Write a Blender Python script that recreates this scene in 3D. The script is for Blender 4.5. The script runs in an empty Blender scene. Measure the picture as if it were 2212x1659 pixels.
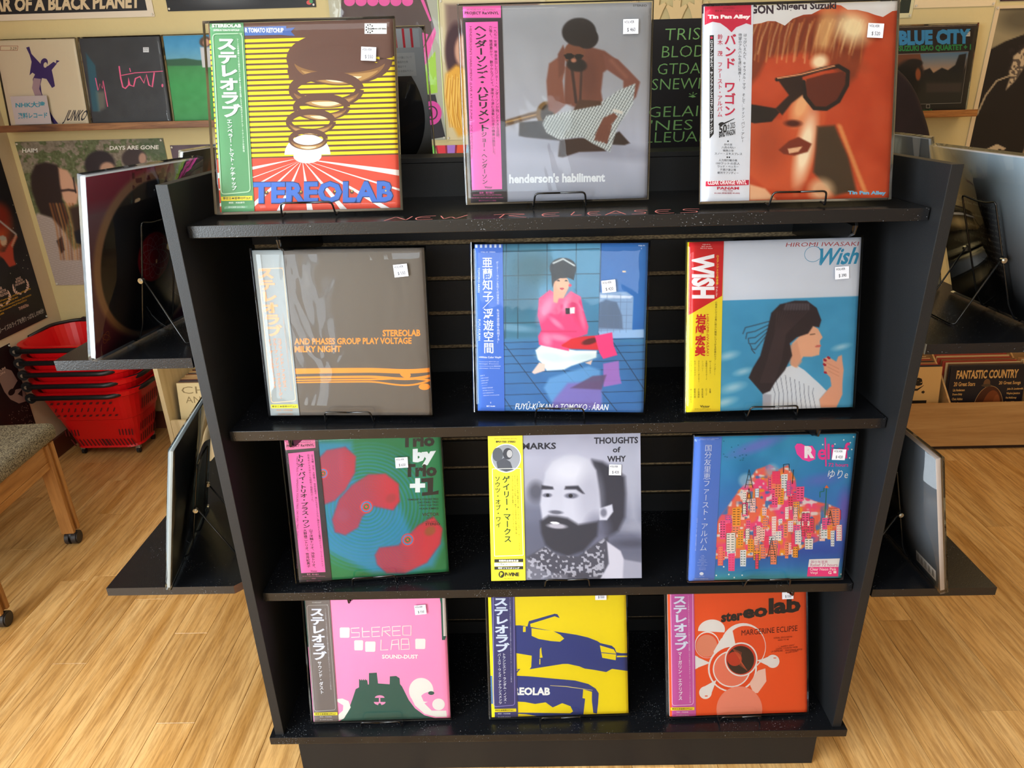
import bpy, bmesh, math, random
import numpy as np
from mathutils import Vector, Matrix
from mathutils.geometry import tessellate_polygon
random.seed(7)
S = bpy.context.scene
COL = S.collection

# ------------------------------------------------------------------ camera
def cam_axes(yaw, pitch, roll):
    cy, sy, cp, sp = math.cos(yaw), math.sin(yaw), math.cos(pitch), math.sin(pitch)
    fwd = Vector((sy*cp, cy*cp, sp)); right = Vector((cy, -sy, 0)); down = fwd.cross(right)
    c, s = math.cos(roll), math.sin(roll)
    return c*right + s*down, -s*right + c*down, fwd
r_, d_, f_ = cam_axes(-.0154, -.4, .0274)
cd = bpy.data.cameras.new('camera'); cam = bpy.data.objects.new('camera', cd); COL.objects.link(cam)
cd.sensor_width = 36; cd.lens = 1495.84*36/2212; cd.clip_start = .02; cd.clip_end = 60
M = Matrix((( r_.x, -d_.x, -f_.x, -.0619), (r_.y, -d_.y, -f_.y, -1.1393), (r_.z, -d_.z, -f_.z, 1.4674), (0, 0, 0, 1)))
cam.matrix_world = M
S.camera = cam
S.cycles.transparent_max_bounces = 24

# ------------------------------------------------------------------ world, lights, exposure
S.view_settings.view_transform = 'Standard'; S.view_settings.look = 'None'
S.view_settings.gamma = 1; S.view_settings.use_curve_mapping = False
S.view_settings.exposure = 0.2
w = bpy.data.worlds.new('world'); S.world = w; w.use_nodes = True
bg = w.node_tree.nodes['Background']; bg.inputs[0].default_value = (.75, .87, 1, 1); bg.inputs[1].default_value = 1.1
def area(name, loc, rot, sx, sy, power, col):
    l = bpy.data.lights.new(name, 'AREA'); l.shape = 'RECTANGLE'; l.size = sx; l.size_y = sy
    l.energy = power; l.color = col
    o = bpy.data.objects.new(name, l); COL.objects.link(o); o.location = loc; o.rotation_euler = rot
    return o
R90 = math.pi/2
area('daylight_side_window', (-2.14, -1.75, 1.35), (0, -R90, 0), 1.6, 2.2, 185, (.84, .94, 1))      # faces +x
area('daylight_shop_window', (-1.93, -3.13, 1.25), (R90, 0, 0), .40, 1.7, 12, (.84, .93, 1))       # faces +y
area('added_front_fill', (-.40, -3.13, 1.8), (R90, 0, 0), 1.7, .62, 19, (.82, .92, 1))         # faces +y; unseen fill added to light the covers from the front
area('ceiling_lamp_light', (2.3, 1.15, 2.5), (0, 0, 0), 1.2, .5, 9, (1, .66, .36))
area('ceiling_lamp_light_rear', (-1.1, .9, 2.5), (0, 0, 0), 1.2, .5, 3, (1, .86, .68))
area('added_overhead_fill', (-.55, -.6, 2.5), (0, 0, 0), 1.4, .4, 7, (.9, .96, 1))  # unseen cool fill added overhead to brighten the front faces

# ------------------------------------------------------------------ materials
def lin(c):
    if isinstance(c, str):
        c = c.lstrip('#'); c = [int(c[i:i+2], 16)/255 for i in (0, 2, 4)]
    return tuple(x/12.92 if x <= .04045 else ((x+.055)/1.055)**2.4 for x in c[:3])
MATS = {}
def mat(name, col='#888888', rough=.5, metal=0, spec=.5, bump=0, bscale=60, var=0, vscale=8, stretch=(1, 1, 1), col2=None, coat=0):
    if name in MATS: return MATS[name]
    m = bpy.data.materials.new(name); m.use_nodes = True; nt = m.node_tree; b = nt.nodes['Principled BSDF']
    b.inputs['Base Color'].default_value = (*lin(col), 1); b.inputs['Roughness'].default_value = rough
    b.inputs['Metallic'].default_value = metal; b.inputs['Specular IOR Level'].default_value = spec
    b.inputs['Coat Weight'].default_value = coat
    if bump or var:
        tc = nt.nodes.new('ShaderNodeTexCoord'); mp = nt.nodes.new('ShaderNodeMapping'); mp.inputs['Scale'].default_value = stretch
        nt.links.new(tc.outputs['Object'], mp.inputs[0])
    if var:
        n = nt.nodes.new('ShaderNodeTexNoise'); n.inputs['Scale'].default_value = vscale; n.inputs['Detail'].default_value = 6
        nt.links.new(mp.outputs[0], n.inputs['Vector'])
        rp = nt.nodes.new('ShaderNodeValToRGB'); rp.color_ramp.elements[0].position = .35; rp.color_ramp.elements[1].position = .68
        c1 = lin(col); c2 = lin(col2) if col2 else tuple(x*(1-var) for x in c1)
        rp.color_ramp.elements[0].color = (*c2, 1); rp.color_ramp.elements[1].color = (*c1, 1)
        nt.links.new(n.outputs[0], rp.inputs[0]); nt.links.new(rp.outputs[0], b.inputs['Base Color'])
    if bump:
        n2 = nt.nodes.new('ShaderNodeTexNoise'); n2.inputs['Scale'].default_value = bscale; n2.inputs['Detail'].default_value = 4
        nt.links.new(mp.outputs[0], n2.inputs['Vector'])
        bp = nt.nodes.new('ShaderNodeBump'); bp.inputs['Strength'].default_value = bump; bp.inputs['Distance'].default_value = .002
        nt.links.new(n2.outputs[0], bp.inputs['Height']); nt.links.new(bp.outputs[0], b.inputs['Normal'])
    MATS[name] = m; return m
LAM = mat('black_laminate', '#151618', .5, spec=.32, bump=.25, bscale=900)
# settled dust: sparse fine pale specks on the laminate
def dusty(name, base, rough, thr=.74, spec=.5):
    m = bpy.data.materials.new(name); m.use_nodes = True; nt = m.node_tree; b = nt.nodes['Principled BSDF']
    tc = nt.nodes.new('ShaderNodeTexCoord')
    n = nt.nodes.new('ShaderNodeTexNoise'); n.inputs['Scale'].default_value = 420; n.inputs['Detail'].default_value = 1
    n2 = nt.nodes.new('ShaderNodeTexNoise'); n2.inputs['Scale'].default_value = 9; n2.inputs['Detail'].default_value = 3
    nt.links.new(tc.outputs['Object'], n.inputs[0]); nt.links.new(tc.outputs['Object'], n2.inputs[0])
    mt = nt.nodes.new('ShaderNodeMath'); mt.operation = 'MULTIPLY'; nt.links.new(n.outputs[0], mt.inputs[0])
    ma = nt.nodes.new('ShaderNodeMath'); ma.operation = 'MULTIPLY_ADD'; ma.inputs[1].default_value = .5; ma.inputs[2].default_value = .76
    nt.links.new(n2.outputs[0], ma.inputs[0]); nt.links.new(ma.outputs[0], mt.inputs[1])
    rp = nt.nodes.new('ShaderNodeValToRGB'); rp.color_ramp.elements[0].position = thr; rp.color_ramp.elements[1].position = thr+.04
    rp.color_ramp.elements[0].color = (*lin(base), 1); rp.color_ramp.elements[1].color = (.16, .17, .18, 1)
    nt.links.new(mt.outputs[0], rp.inputs[0]); nt.links.new(rp.outputs[0], b.inputs['Base Color'])
    b.inputs['Roughness'].default_value = rough; b.inputs['Specular IOR Level'].default_value = spec
    bp = nt.nodes.new('ShaderNodeBump'); bp.inputs['Strength'].default_value = .15; bp.inputs['Distance'].default_value = .001
    nt.links.new(n.outputs[0], bp.inputs['Height']); nt.links.new(bp.outputs[0], b.inputs['Normal'])
    MATS[name] = m; return m
LAMTOP = dusty('dusty_black_laminate', '#101114', .24, spec=.45)
MDF = mat('raw_chipboard', '#a8906a', .9, var=.5, vscale=160, stretch=(1, 1, 2.5), col2='#5b4a37')
WIRE = mat('black_wire', '#0b0b0c', .25, spec=.6)
CHROME = mat('bolt_metal', '#c9c9c4', .25, metal=1)
WHITECARD = mat('white_card', '#dcdde0', .6)
DARKCARD = mat('dark_card', '#1b1c20', .5)
def print_mat(name, rough):
    m = bpy.data.materials.new(name); m.use_nodes = True; nt = m.node_tree; b = nt.nodes['Principled BSDF']
    a = nt.nodes.new('ShaderNodeAttribute'); a.attribute_name = 'Col'
    nt.links.new(a.outputs['Color'], b.inputs['Base Color']); b.inputs['Roughness'].default_value = rough
    b.inputs['Specular IOR Level'].default_value = .3
    MATS[name] = m; return m
PRINT = print_mat('printed_paper', .5)
def film_mat(name, bump=.35, scale=14, rough=.04, base=.0):
    m = bpy.data.materials.new(name); m.use_nodes = True; nt = m.node_tree; nt.nodes.clear()
    out = nt.nodes.new('ShaderNodeOutputMaterial'); mx = nt.nodes.new('ShaderNodeMixShader')
    tr = nt.nodes.new('ShaderNodeBsdfTransparent'); tr.inputs[0].default_value = (.97, .975, .975, 1)
    gl = nt.nodes.new('ShaderNodeBsdfGlossy'); gl.inputs['Roughness'].default_value = rough
    fr = nt.nodes.new('ShaderNodeFresnel'); fr.inputs[0].default_value = 1.34
    ad = nt.nodes.new('ShaderNodeMath'); ad.operation = 'ADD'; ad.inputs[1].default_value = base
    tc = nt.nodes.new('ShaderNodeTexCoord'); mp = nt.nodes.new('ShaderNodeMapping'); mp.inputs['Scale'].default_value = (1.6, 1, .8)
    oi = nt.nodes.new('ShaderNodeObjectInfo'); sc = nt.nodes.new('ShaderNodeVectorMath'); sc.operation = 'SCALE'; sc.inputs['Scale'].default_value = 3
    nt.links.new(oi.outputs['Location'], sc.inputs[0]); nt.links.new(sc.outputs[0], mp.inputs['Location'])
    n = nt.nodes.new('ShaderNodeTexNoise'); n.inputs['Scale'].default_value = scale; n.inputs['Detail'].default_value = 2; n.inputs['Distortion'].default_value = .8
    bp = nt.nodes.new('ShaderNodeBump'); bp.inputs['Strength'].default_value = bump; bp.inputs['Distance'].default_value = .01
    L = nt.links.new
    L(tc.outputs['Object'], mp.inputs[0]); L(mp.outputs[0], n.inputs['Vector']); L(n.outputs[0], bp.inputs['Height'])
    L(bp.outputs[0], gl.inputs['Normal']); L(bp.outputs[0], fr.inputs['Normal']); L(fr.outputs[0], ad.inputs[0])
    L(ad.outputs[0], mx.inputs[0]); L(tr.outputs[0], mx.inputs[1]); L(gl.outputs[0], mx.inputs[2]); L(mx.outputs[0], out.inputs[0])
    MATS[name] = m; return m
FILM = film_mat('clear_sleeve_film', .10, 9); FILM2 = film_mat('creased_sleeve_film', .22, 7, .03, .005)
FILM0 = film_mat('taut_sleeve_film', .04, 7, .05, .0)

# ------------------------------------------------------------------ mesh helpers
def link(o, parent=None):
    COL.objects.link(o)
    if parent is not None: o.parent = parent
    return o
def obj(name, bm, m, parent=None, smooth=False, loc=None):
    me = bpy.data.meshes.new(name)
    bm.to_mesh(me); bm.free()
    for x in (m if isinstance(m, (list, tuple)) else [m]): me.materials.append(x)
    if smooth:
        for p in me.polygons: p.use_smooth = True
    o = bpy.data.objects.new(name, me)
    if loc: o.location = loc
    return link(o, parent)
def tag(o, label=None, cat=None, group=None, kind=None):
    if label: o['label'] = label
    if cat: o['category'] = cat
    if group: o['group'] = group
    if kind: o['kind'] = kind
    return o
def empty(name, label, cat, loc=(0, 0, 0), rot=(0, 0, 0), group=None):
    o = bpy.data.objects.new(name, None); COL.objects.link(o); o.location = loc; o.rotation_euler = rot
    o.empty_display_size = .05
    return tag(o, label, cat, group)
def box(bm, x0, y0, z0, x1, y1, z1, bev=0, mi=0):
    r = bmesh.ops.create_cube(bm, size=1)
    vs = r['verts']
    for v in vs:
        v.co = Vector(((x0+x1)/2+v.co.x*(x1-x0), (y0+y1)/2+v.co.y*(y1-y0), (z0+z1)/2+v.co.z*(z1-z0)))
    fs = list({f for v in vs for f in v.link_faces})
    for f in fs: f.material_index = mi
    if bev:
        es = list({e for v in vs for e in v.link_edges})
        bmesh.ops.bevel(bm, geom=es, offset=bev, segments=2, affect='EDGES', profile=.6)
    return fs
def bx(name, m, parent, *a, bev=0, **k):
    bm = bmesh.new(); box(bm, *a, bev=bev); return obj(name, bm, m, parent, **k)
def prism(bm, pts, z0, z1, mi=0, axis='z'):
    """extrude an outline (list of 2-tuples); axis z: pts are x,y ; axis y: pts are x,z ; axis x: pts are y,z"""
    def P(p, h): return {'z': (p[0], p[1], h), 'y': (p[0], h, p[1]), 'x': (h, p[0], p[1])}[axis]
    a = [bm.verts.new(P(p, z0)) for p in pts]; b = [bm.verts.new(P(p, z1)) for p in pts]
    n = len(pts); fs = [bm.faces.new(a), bm.faces.new(b[::-1])]
    for i in range(n): fs.append(bm.faces.new((a[i], b[i], b[(i+1) % n], a[(i+1) % n])))
    for f in fs: f.material_index = mi
    bmesh.ops.recalc_face_normals(bm, faces=fs)
    return fs
def tube(bm, pts, r, seg=8, closed=False):
    pts = [Vector(p) for p in pts]; n = len(pts); rings = []
    up = Vector((.31, .17, .93)).normalized()
    for i, p in enumerate(pts):
        if closed: t = (pts[(i+1) % n]-pts[i-1])
        else: t = pts[min(i+1, n-1)]-pts[max(i-1, 0)]
        t.normalize(); a = t.cross(up)
        if a.length < .05: a = t.cross(Vector((1, 0, 0)))
        a.normalize(); b = t.cross(a)
        rr = r[i] if isinstance(r, (list, tuple)) else r
        rings.append([bm.verts.new(p+a*rr*math.cos(2*math.pi*k/seg)+b*rr*math.sin(2*math.pi*k/seg)) for k in range(seg)])
    m = n if closed else n-1
    for i in range(m):
        A, B = rings[i], rings[(i+1) % n]
        for k in range(seg): bm.faces.new((A[k], A[(k+1) % seg], B[(k+1) % seg], B[k]))
    if not closed: bm.faces.new(rings[0][::-1]); bm.faces.new(rings[-1])
def bend(pts, r=.006, k=4):
    """round the corners of a polyline"""
    pts = [Vector(p) for p in pts]; out = [pts[0]]
    for i in range(1, len(pts)-1):
        a, p, b = pts[i-1], pts[i], pts[i+1]
        d1 = (a-p); d2 = (b-p); q = min(r, d1.length*.45, d2.length*.45)
        s, e = p+d1.normalized()*q, p+d2.normalized()*q
        for j in range(k+1):
            t = j/k; out.append(s*(1-t)**2+p*2*t*(1-t)+e*t*t)
    out.append(pts[-1]); return out
def cyl(bm, c, r, h, axis='z', seg=20, r2=None):
    r2 = r if r2 is None else r2
    res = bmesh.ops.create_cone(bm, cap_ends=True, segments=seg, radius1=r, radius2=r2, depth=h)
    rot = {'z': Matrix(), 'x': Matrix.Rotation(R90, 4, 'Y'), 'y': Matrix.Rotation(R90, 4, 'X')}[axis]
    bmesh.ops.transform(bm, matrix=Matrix.Translation(c) @ rot, verts=res['verts'])
def copy_tree(o, parent=None):
    c = o.copy(); COL.objects.link(c)
    if parent is not None: c.parent = parent
    for ch in list(o.children): copy_tree(ch, c)
    return c

# ------------------------------------------------------------------ flat print (artwork + lettering)
GLY = {}; PEND = []
def clip_rect(pts):
    def cl(ps, f, cut):
        out = []
        for i in range(len(ps)):
            a, b = ps[i-1], ps[i]; fa, fb = f(a), f(b)
            if fa >= 0:
                if fb >= 0: out.append(b)
                else: out.append(cut(a, b, fa, fb))
            elif fb >= 0: out += [cut(a, b, fa, fb), b]
        return out
    cut = lambda a, b, fa, fb: (a[0]+(b[0]-a[0])*fa/(fa-fb), a[1]+(b[1]-a[1])*fa/(fa-fb))
    for f in (lambda p: p[0], lambda p: 1-p[0], lambda p: p[1], lambda p: 1-p[1]):
        pts = cl(pts, f, cut)
        if len(pts) < 3: return []
    return pts
def homog(q):
    src = np.array(q, float); dst = np.array([(0, 0), (1, 0), (1, 1), (0, 1)], float); A = []
    for (x, y), (u, v) in zip(src, dst):
        A += [[x, y, 1, 0, 0, 0, -u*x, -u*y], [0, 0, 0, x, y, 1, -v*x, -v*y]]
    h = np.linalg.solve(np.array(A), dst.reshape(-1)); return np.append(h, 1).reshape(3, 3)
class Art:
    """flat print on a W x H sheet. q = drawing-board frame of the sheet corners (TL TR BR BL), default unit square, y down"""
    def __init__(s, q=None, W=.315, H=.315):
        s.W, s.H = W, H; s.h = homog(q) if q else None; s.par = {}; s.names = {}; s.n = 0; s.cur = 'cover_print'; s.off = .0004; s.offs = {}
        s.geo = {}; s.txt = {}; s.grid = None
    def T(s, p):
        if s.h is None: return (float(p[0]), float(p[1]))
        v = s.h @ np.array([p[0], p[1], 1.]); return (v[0]/v[2], v[1]/v[2])
    def on(s, name, off): s.cur = name; s.off = off; return s
    def _add(s, uv, faces, col, text=False, lay=None):
        d = s.txt if text else s.geo
        s.n += 1
        d.setdefault(s.cur, []).append((uv, faces, lin(col), s.off, s.n))
    def poly(s, pts, col, raw=False):
        p = clip_rect([tuple(x) if raw else s.T(x) for x in pts])
        if len(p) < 3: return
        t = tessellate_polygon([[Vector((a, b, 0)) for a, b in p]])
        s._add(p, [tuple(f) for f in t], col)
    def rect(s, x0, y0, x1, y1, col): s.poly([(x0, y0), (x1, y0), (x1, y1), (x0, y1)], col)
    def ell(s, cx, cy, rx, ry, col, rot=0, n=36, a0=0, a1=360):
        c, sn = math.cos(math.radians(rot)), math.sin(math.radians(rot)); P = []
        m = n if a1-a0 >= 360 else n+1
        for i in range(m):
            a = math.radians(a0+(a1-a0)*i/n); x, y = rx*math.cos(a), ry*math.sin(a)
            P.append((cx+x*c-y*sn, cy+x*sn+y*c))
        s.poly(P, col)
    def band(s, pts, w, col):
        """stroke; w number or list of widths"""
        n = len(pts); L, Rr = [], []
        for i, p in enumerate(pts):
            a, b = pts[max(i-1, 0)], pts[min(i+1, n-1)]; dx, dy = b[0]-a[0], b[1]-a[1]; l = math.hypot(dx, dy) or 1
            ww = (w[i] if isinstance(w, (list, tuple)) else w)/2
            L.append((p[0]-dy/l*ww, p[1]+dx/l*ww)); Rr.append((p[0]+dy/l*ww, p[1]-dx/l*ww))
        uv = [s.T(p) for p in L+Rr]; uv = [(min(max(a, 0), 1), min(max(b, 0), 1)) for a, b in uv]
        s._add(uv, [(i, i+1, n+i+1, n+i) for i in range(n-1)], col)
    def ring(s, cx, cy, rx, ry, w, col, a0=0, a1=360, rot=0, n=40, w2=None):
        c, sn = math.cos(math.radians(rot)), math.sin(math.radians(rot)); P = []; ws = []
        for i in range(n+1):
            a = math.radians(a0+(a1-a0)*i/n); x, y = rx*math.cos(a), ry*math.sin(a)
            P.append((cx+x*c-y*sn, cy+x*sn+y*c)); t = math.sin(math.pi*i/n)
            ws.append(w if w2 is None else w2+(w-w2)*t)
        s.band(P, ws, col)
    def soft(s, fn, n=170):
        """smoothly shaded picture: fn(X, Y in board coordinates) -> list of soft shapes painted on a fine grid"""
        s.grid = (fn, n, s.cur, s.off)
    def text(s, t, x0, y0, x1, y1, col, bold=.0, slant=0, rot=0, dy=0):
        """text whose outline fills the box; rot 90 = reads downwards; dy = rise of right end"""
        PEND.append(('w', t, bold)); s.n += 1
        s.txt.setdefault(s.cur, []).append(('T', t, bold, (x0, y0, x1, y1, slant, rot, dy), lin(col), s.off, s.n))
    def vcol(s, t, x0, y0, x1, y1, w, col, bold=.0):
        """vertical column of characters from (x0,y0) top-centre to (x1,y1) bottom-centre"""
        s.n += 1; n = len(t)
        for i, ch in enumerate(t):
            if ch in ' 　': continue
            PEND.append(('c', ch, bold))
            ca, cb = i/n, (i+1)/n
            s.txt.setdefault(s.cur, []).append(('C', ch, bold, (x0+(x1-x0)*ca, y0+(y1-y0)*ca, x0+(x1-x0)*cb, y0+(y1-y0)*cb, w), lin(col), s.off, s.n))
    def lines(s, rows, x0, y0, x1, y1, col, bold=0, align='l', fill=.62, rot=0):
        """rows of small text in a box, keeping relative lengths"""
        n = len(rows); m = max(len(r) for r in rows); h = (y1-y0)/n
        for i, r in enumerate(rows):
            if not r.strip(): continue
            wd = (x1-x0)*len(r)/m
            a = x0 if align == 'l' else (x1-wd if align == 'r' else (x0+x1-wd)/2)
            s.text(r, a, y0+h*i, a+wd, y0+h*(i+fill), col, bold)
def resolve_text():
    made = {}
    for k in PEND:
        key = (k[1], k[2])
        if key in GLY or key in made: continue
        c = bpy.data.curves.new('t', 'FONT'); c.body = k[1]; c.size = 1; c.resolution_u = 2; c.offset = k[2]; c.fill_mode = 'FRONT'
        o = bpy.data.objects.new('t', c); COL.objects.link(o); made[key] = o
    bpy.context.view_layer.update(); dg = bpy.context.evaluated_depsgraph_get()
    for key, o in made.items():
        ev = o.evaluated_get(dg); m = ev.to_mesh()
        co = np.zeros(len(m.vertices)*3); m.vertices.foreach_get('co', co); co = co.reshape(-1, 3)[:, :2].copy()
        GLY[key] = (co, [tuple(p.vertices) for p in m.polygons]); ev.to_mesh_clear()
    for o in made.values():
        c = o.data; bpy.data.objects.remove(o); bpy.data.curves.remove(c)
    PEND.clear()
def mesh_from(name, V, F, C, m, parent, xf=None, stuff=False):
    me = bpy.data.meshes.new(name); me.from_pydata(V, [], F)
    at = me.color_attributes.new('Col', 'FLOAT_COLOR', 'POINT')
    a = np.ones((len(V), 4), np.float32); a[:, :3] = np.array(C, np.float32).reshape(-1, 3); at.data.foreach_set('color', a.ravel())
    me.materials.append(m); o = link(bpy.data.objects.new(name, me), parent)
    if xf: o.location, o.rotation_euler = xf
    o['kind'] = 'stuff'
    return o
ARTS = []
def place_art(art, parents, W=None, H=None, m=None, x0=0, xf=None):
    """parents: dict target -> (parent object, print name, lettering name)"""
    ARTS.append((art, parents, W or art.W, H or art.H, m or PRINT, x0, xf))
def finish_art():
    resolve_text()
    for art, parents, W, H, m, x0, xf in ARTS:
        X = lambda u: (u-.5)*W+x0
        step = min(2e-5, .0011/max(art.n, 1))
        Z = lambda v: (1-v)*H
        for tgt, (par, pname, lname) in parents.items():
            V, F, C = [], [], []
            if art.grid and art.grid[2] == tgt:
                fn, n, _, off = art.grid
                g = np.linspace(0, 1, n); U, Vv = np.meshgrid(g, g)
                if art.h is not None:
                    hi = np.linalg.inv(art.h); P = np.stack([U.ravel(), Vv.ravel(), np.ones(n*n)]); Q = hi @ P
                    XX, YY = (Q[0]/Q[2]).reshape(n, n), (Q[1]/Q[2]).reshape(n, n)
                else: XX, YY = U, Vv
                pc = Paint(XX, YY); fn(pc); img = np.clip(pc.img, 0, 1)
                V += [(X(a), -off, Z(b)) for a, b in zip(U.ravel(), Vv.ravel())]
                F += [(i*n+j, (i+1)*n+j, (i+1)*n+j+1, i*n+j+1) for i in range(n-1) for j in range(n-1)]
                im = np.where(img <= .04045, img/12.92, ((img+.055)/1.055)**2.4); C += list(im.reshape(-1, 3))
            for uv, fs, c, off, ly in art.geo.get(tgt, []):
                off += ly*step
                b = len(V); V += [(X(u), -off, Z(v)) for u, v in uv]; F += [tuple(b+i for i in f) for f in fs]; C += [c]*len(uv)
            if V: mesh_from(pname, V, F, C, m, par, xf)
            V, F, C = [], [], []
            for it in art.txt.get(tgt, []):
                if it[0] == 'T':
                    _, t, bold, (bx0, by0, bx1, by1, sl, rot, dy), c, off, ly = it; off += ly*step+.00015
                    co, fs = GLY[(t, bold)]
                    if len(co) == 0: continue
                    mn, mx = co.min(0), co.max(0); q = (co-mn)/np.maximum(mx-mn, 1e-6)
                    if rot == 90: pts = [(bx0+b*(bx1-bx0), by0+a*(by1-by0)) for a, b in q]
                    elif rot == -90: pts = [(bx1-b*(bx1-bx0), by1-a*(by1-by0)) for a, b in q]
                    elif rot == 180: pts = [(bx1-a*(bx1-bx0), by0+b*(by1-by0)) for a, b in q]
                    else: pts = [(bx0+a*(bx1-bx0)+sl*b*(by1-by0), by1-b*(by1-by0)-dy*a) for a, b in q]
                elif it[0] == 'C':
                    _, t, bold, (ax, ay, ex, ey, w), c, off, ly = it; off += ly*step+.00015
                    co, fs = GLY[(t, bold)]
                    if len(co) == 0: continue
                    q = co.copy(); q[:, 1] += .12
                    if t in 'ー〜…（）()-/~':
                        q = np.stack([q[:, 1], 1-q[:, 0]], 1)
                        if t in '()-/': q[:, 0] += .15
                    elif t in '、。': q[:, 0] += .55; q[:, 1] += .55
                    elif ord(t) < 256: q[:, 0] = (q[:, 0]-q[:, 0].mean())*1.15+.5
                    pts = [((ax+(ex-ax)*(1-b))+(a-.5)*w, ay+(ey-ay)*(1-b)) for a, b in q]
                else: continue
                uv = [art.T(p) for p in pts]
                b = len(V); V += [(X(u), -off, Z(v)) for u, v in uv]; F += [tuple(b+i for i in f) for f in fs]; C += [c]*len(uv)
            if V: mesh_from(lname, V, F, C, m, par, xf)
def vnoise(X, Y, f, seed=0):
    rs = np.random.RandomState(seed); G = rs.rand(64, 64)
    x, y = X*f+17.3, Y*f+9.1; xi, yi = np.floor(x).astype(int), np.floor(y).astype(int); fx, fy = x-xi, y-yi
    fx, fy = fx*fx*(3-2*fx), fy*fy*(3-2*fy); g = lambda a, b: G[a % 64, b % 64]
    return (g(xi, yi)*(1-fx)+g(xi+1, yi)*fx)*(1-fy)+(g(xi, yi+1)*(1-fx)+g(xi+1, yi+1)*fx)*fy
class Paint:
    def __init__(s, X, Y): s.X, s.Y = X, Y; s.img = np.zeros(X.shape+(3,))
    def c(s, h): h = h.lstrip('#'); return np.array([int(h[i:i+2], 16)/255 for i in (0, 2, 4)])
    def fill(s, col): s.img[:] = s.c(col)
    def vgrad(s, stops):
        ys = [a for a, _ in stops]; cs = np.array([s.c(b) for _, b in stops])
        for k in range(3): s.img[..., k] = np.interp(s.Y, ys, cs[:, k])
    def mix(s, a, col): a = np.clip(a, 0, 1)[..., None]; s.img[:] = s.img*(1-a)+(s.c(col) if isinstance(col, str) else col)*a
    def ell(s, cx, cy, rx, ry, col, rot=0, soft=.12, op=1):
        c, sn = math.cos(math.radians(rot)), math.sin(math.radians(rot)); dx, dy = s.X-cx, s.Y-cy
        d = np.sqrt(((dx*c+dy*sn)/rx)**2+((-dx*sn+dy*c)/ry)**2)
        s.mix((1+soft/2-d)/soft*op if op == 1 else np.clip((1+soft/2-d)/soft, 0, 1)*op, col)
    def sdf(s, pts):
        X, Y = s.X, s.Y; d = np.full(X.shape, 1e18); ins = np.zeros(X.shape, bool); n = len(pts)
        for i in range(n):
            ax, ay = pts[i-1]; bx_, by_ = pts[i]; ex, ey = bx_-ax, by_-ay; wx, wy = X-ax, Y-ay
            t = np.clip((wx*ex+wy*ey)/(ex*ex+ey*ey+1e-12), 0, 1); d = np.minimum(d, (wx-ex*t)**2+(wy-ey*t)**2)
            cnd = ((ay <= Y) != (by_ <= Y)); xx = ax+(Y-ay)/(by_-ay+1e-12)*(bx_-ax); ins ^= cnd & (X < xx)
        d = np.sqrt(d); return np.where(ins, -d, d)
    def poly(s, pts, col, soft=8, op=1): s.mix(np.clip(.5-s.sdf(pts)/soft, 0, 1)*op, col)
    def stroke(s, pts, w, col, soft=6, op=1):
        d = np.full(s.X.shape, 1e18)
        for (ax, ay), (bx_, by_) in zip(pts, pts[1:]):
            ex, ey = bx_-ax, by_-ay; wx, wy = s.X-ax, s.Y-ay; t = np.clip((wx*ex+wy*ey)/(ex*ex+ey*ey+1e-12), 0, 1)
            d = np.minimum(d, np.hypot(wx-ex*t, wy-ey*t))
        s.mix(np.clip(.5-(d-w/2)/soft, 0, 1)*op, col)
    def mottle(s, f, amp, seed=1, mask=None):
        n = (vnoise(s.X, s.Y, f, seed)+.5*vnoise(s.X, s.Y, f*2.3, seed+1))/1.5-.5
        n = n*(1 if mask is None else mask); s.img += n[..., None]*amp
    def mask_poly(s, pts, soft=8): return np.clip(.5-s.sdf(pts)/soft, 0, 1)

# ------------------------------------------------------------------ room
XL, XR, YB, YF, ZC = -2.165, 4.2, 1.888, -3.2, 2.62
def plaster(name, col, col2):
    return mat(name, col, .85, spec=.2, bump=.35, bscale=70, var=.1, vscale=1.2, col2=col2)
PL_B = plaster('cream_plaster', '#cbbb8c', '#c4b384'); PL_L = plaster('pale_plaster', '#cdbb9f', '#c6b395')
def struct(name, bm, m): return tag(obj(name, bm, m), kind='structure')
bm = bmesh.new(); box(bm, XL-.1, YB, 0, XR, YB+.1, ZC); struct('wall_back', bm, PL_B)
bm = bmesh.new()   # side wall with the window opening
for a in ((YF, 0, -2.9, ZC), (-.6, 0, YB, ZC), (-2.9, 0, -.6, .5), (-2.9, 2.3, -.6, ZC)): box(bm, XL-.1, a[0], a[1], XL, a[2], a[3])
struct('wall_left', bm, PL_L)
bm = bmesh.new()
for a in ((XL, 0, -2.13, ZC), (-1.71, 0, -1.26, ZC), (.46, 0, XR, ZC), (-2.13, 0, -1.71, .38), (-2.13, 2.15, -1.71, ZC), (-1.26, 0, .46, 1.46), (-1.26, 2.14, .46, ZC)): box(bm, a[0], YF-.1, a[1], a[2], YF, a[3])
struct('wall_front', bm, PL_L)
bm = bmesh.new(); box(bm, XR, YF-.1, 0, XR+.1, YB+.1, ZC); struct('wall_right', bm, PL_B)
CEIL = mat('ceiling_paint', '#cfc8bb', .9)
bm = bmesh.new(); box(bm, XL-.1, YF-.1, ZC, XR+.1, YB+.1, ZC+.1); struct('ceiling', bm, CEIL)
FRM = mat('window_paint', '#e6e4de', .5)
def window(name, horiz, a0, a1, z0, z1, p):
    bm = bmesh.new(); t = .05
    def b(u0, v0, u1, v1):
        if horiz: box(bm, u0, p-.06, v0, u1, p, v1)
        else: box(bm, p-.06, u0, v0, p, u1, v1)
    b(a0, z0, a1, z0+t); b(a0, z1-t, a1, z1); b(a0, z0, a0+t, z1); b(a1-t, z0, a1, z1); b((a0+a1)/2-.025, z0, (a0+a1)/2+.025, z1)
    tag(obj(name, bm, FRM), kind='structure')
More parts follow.
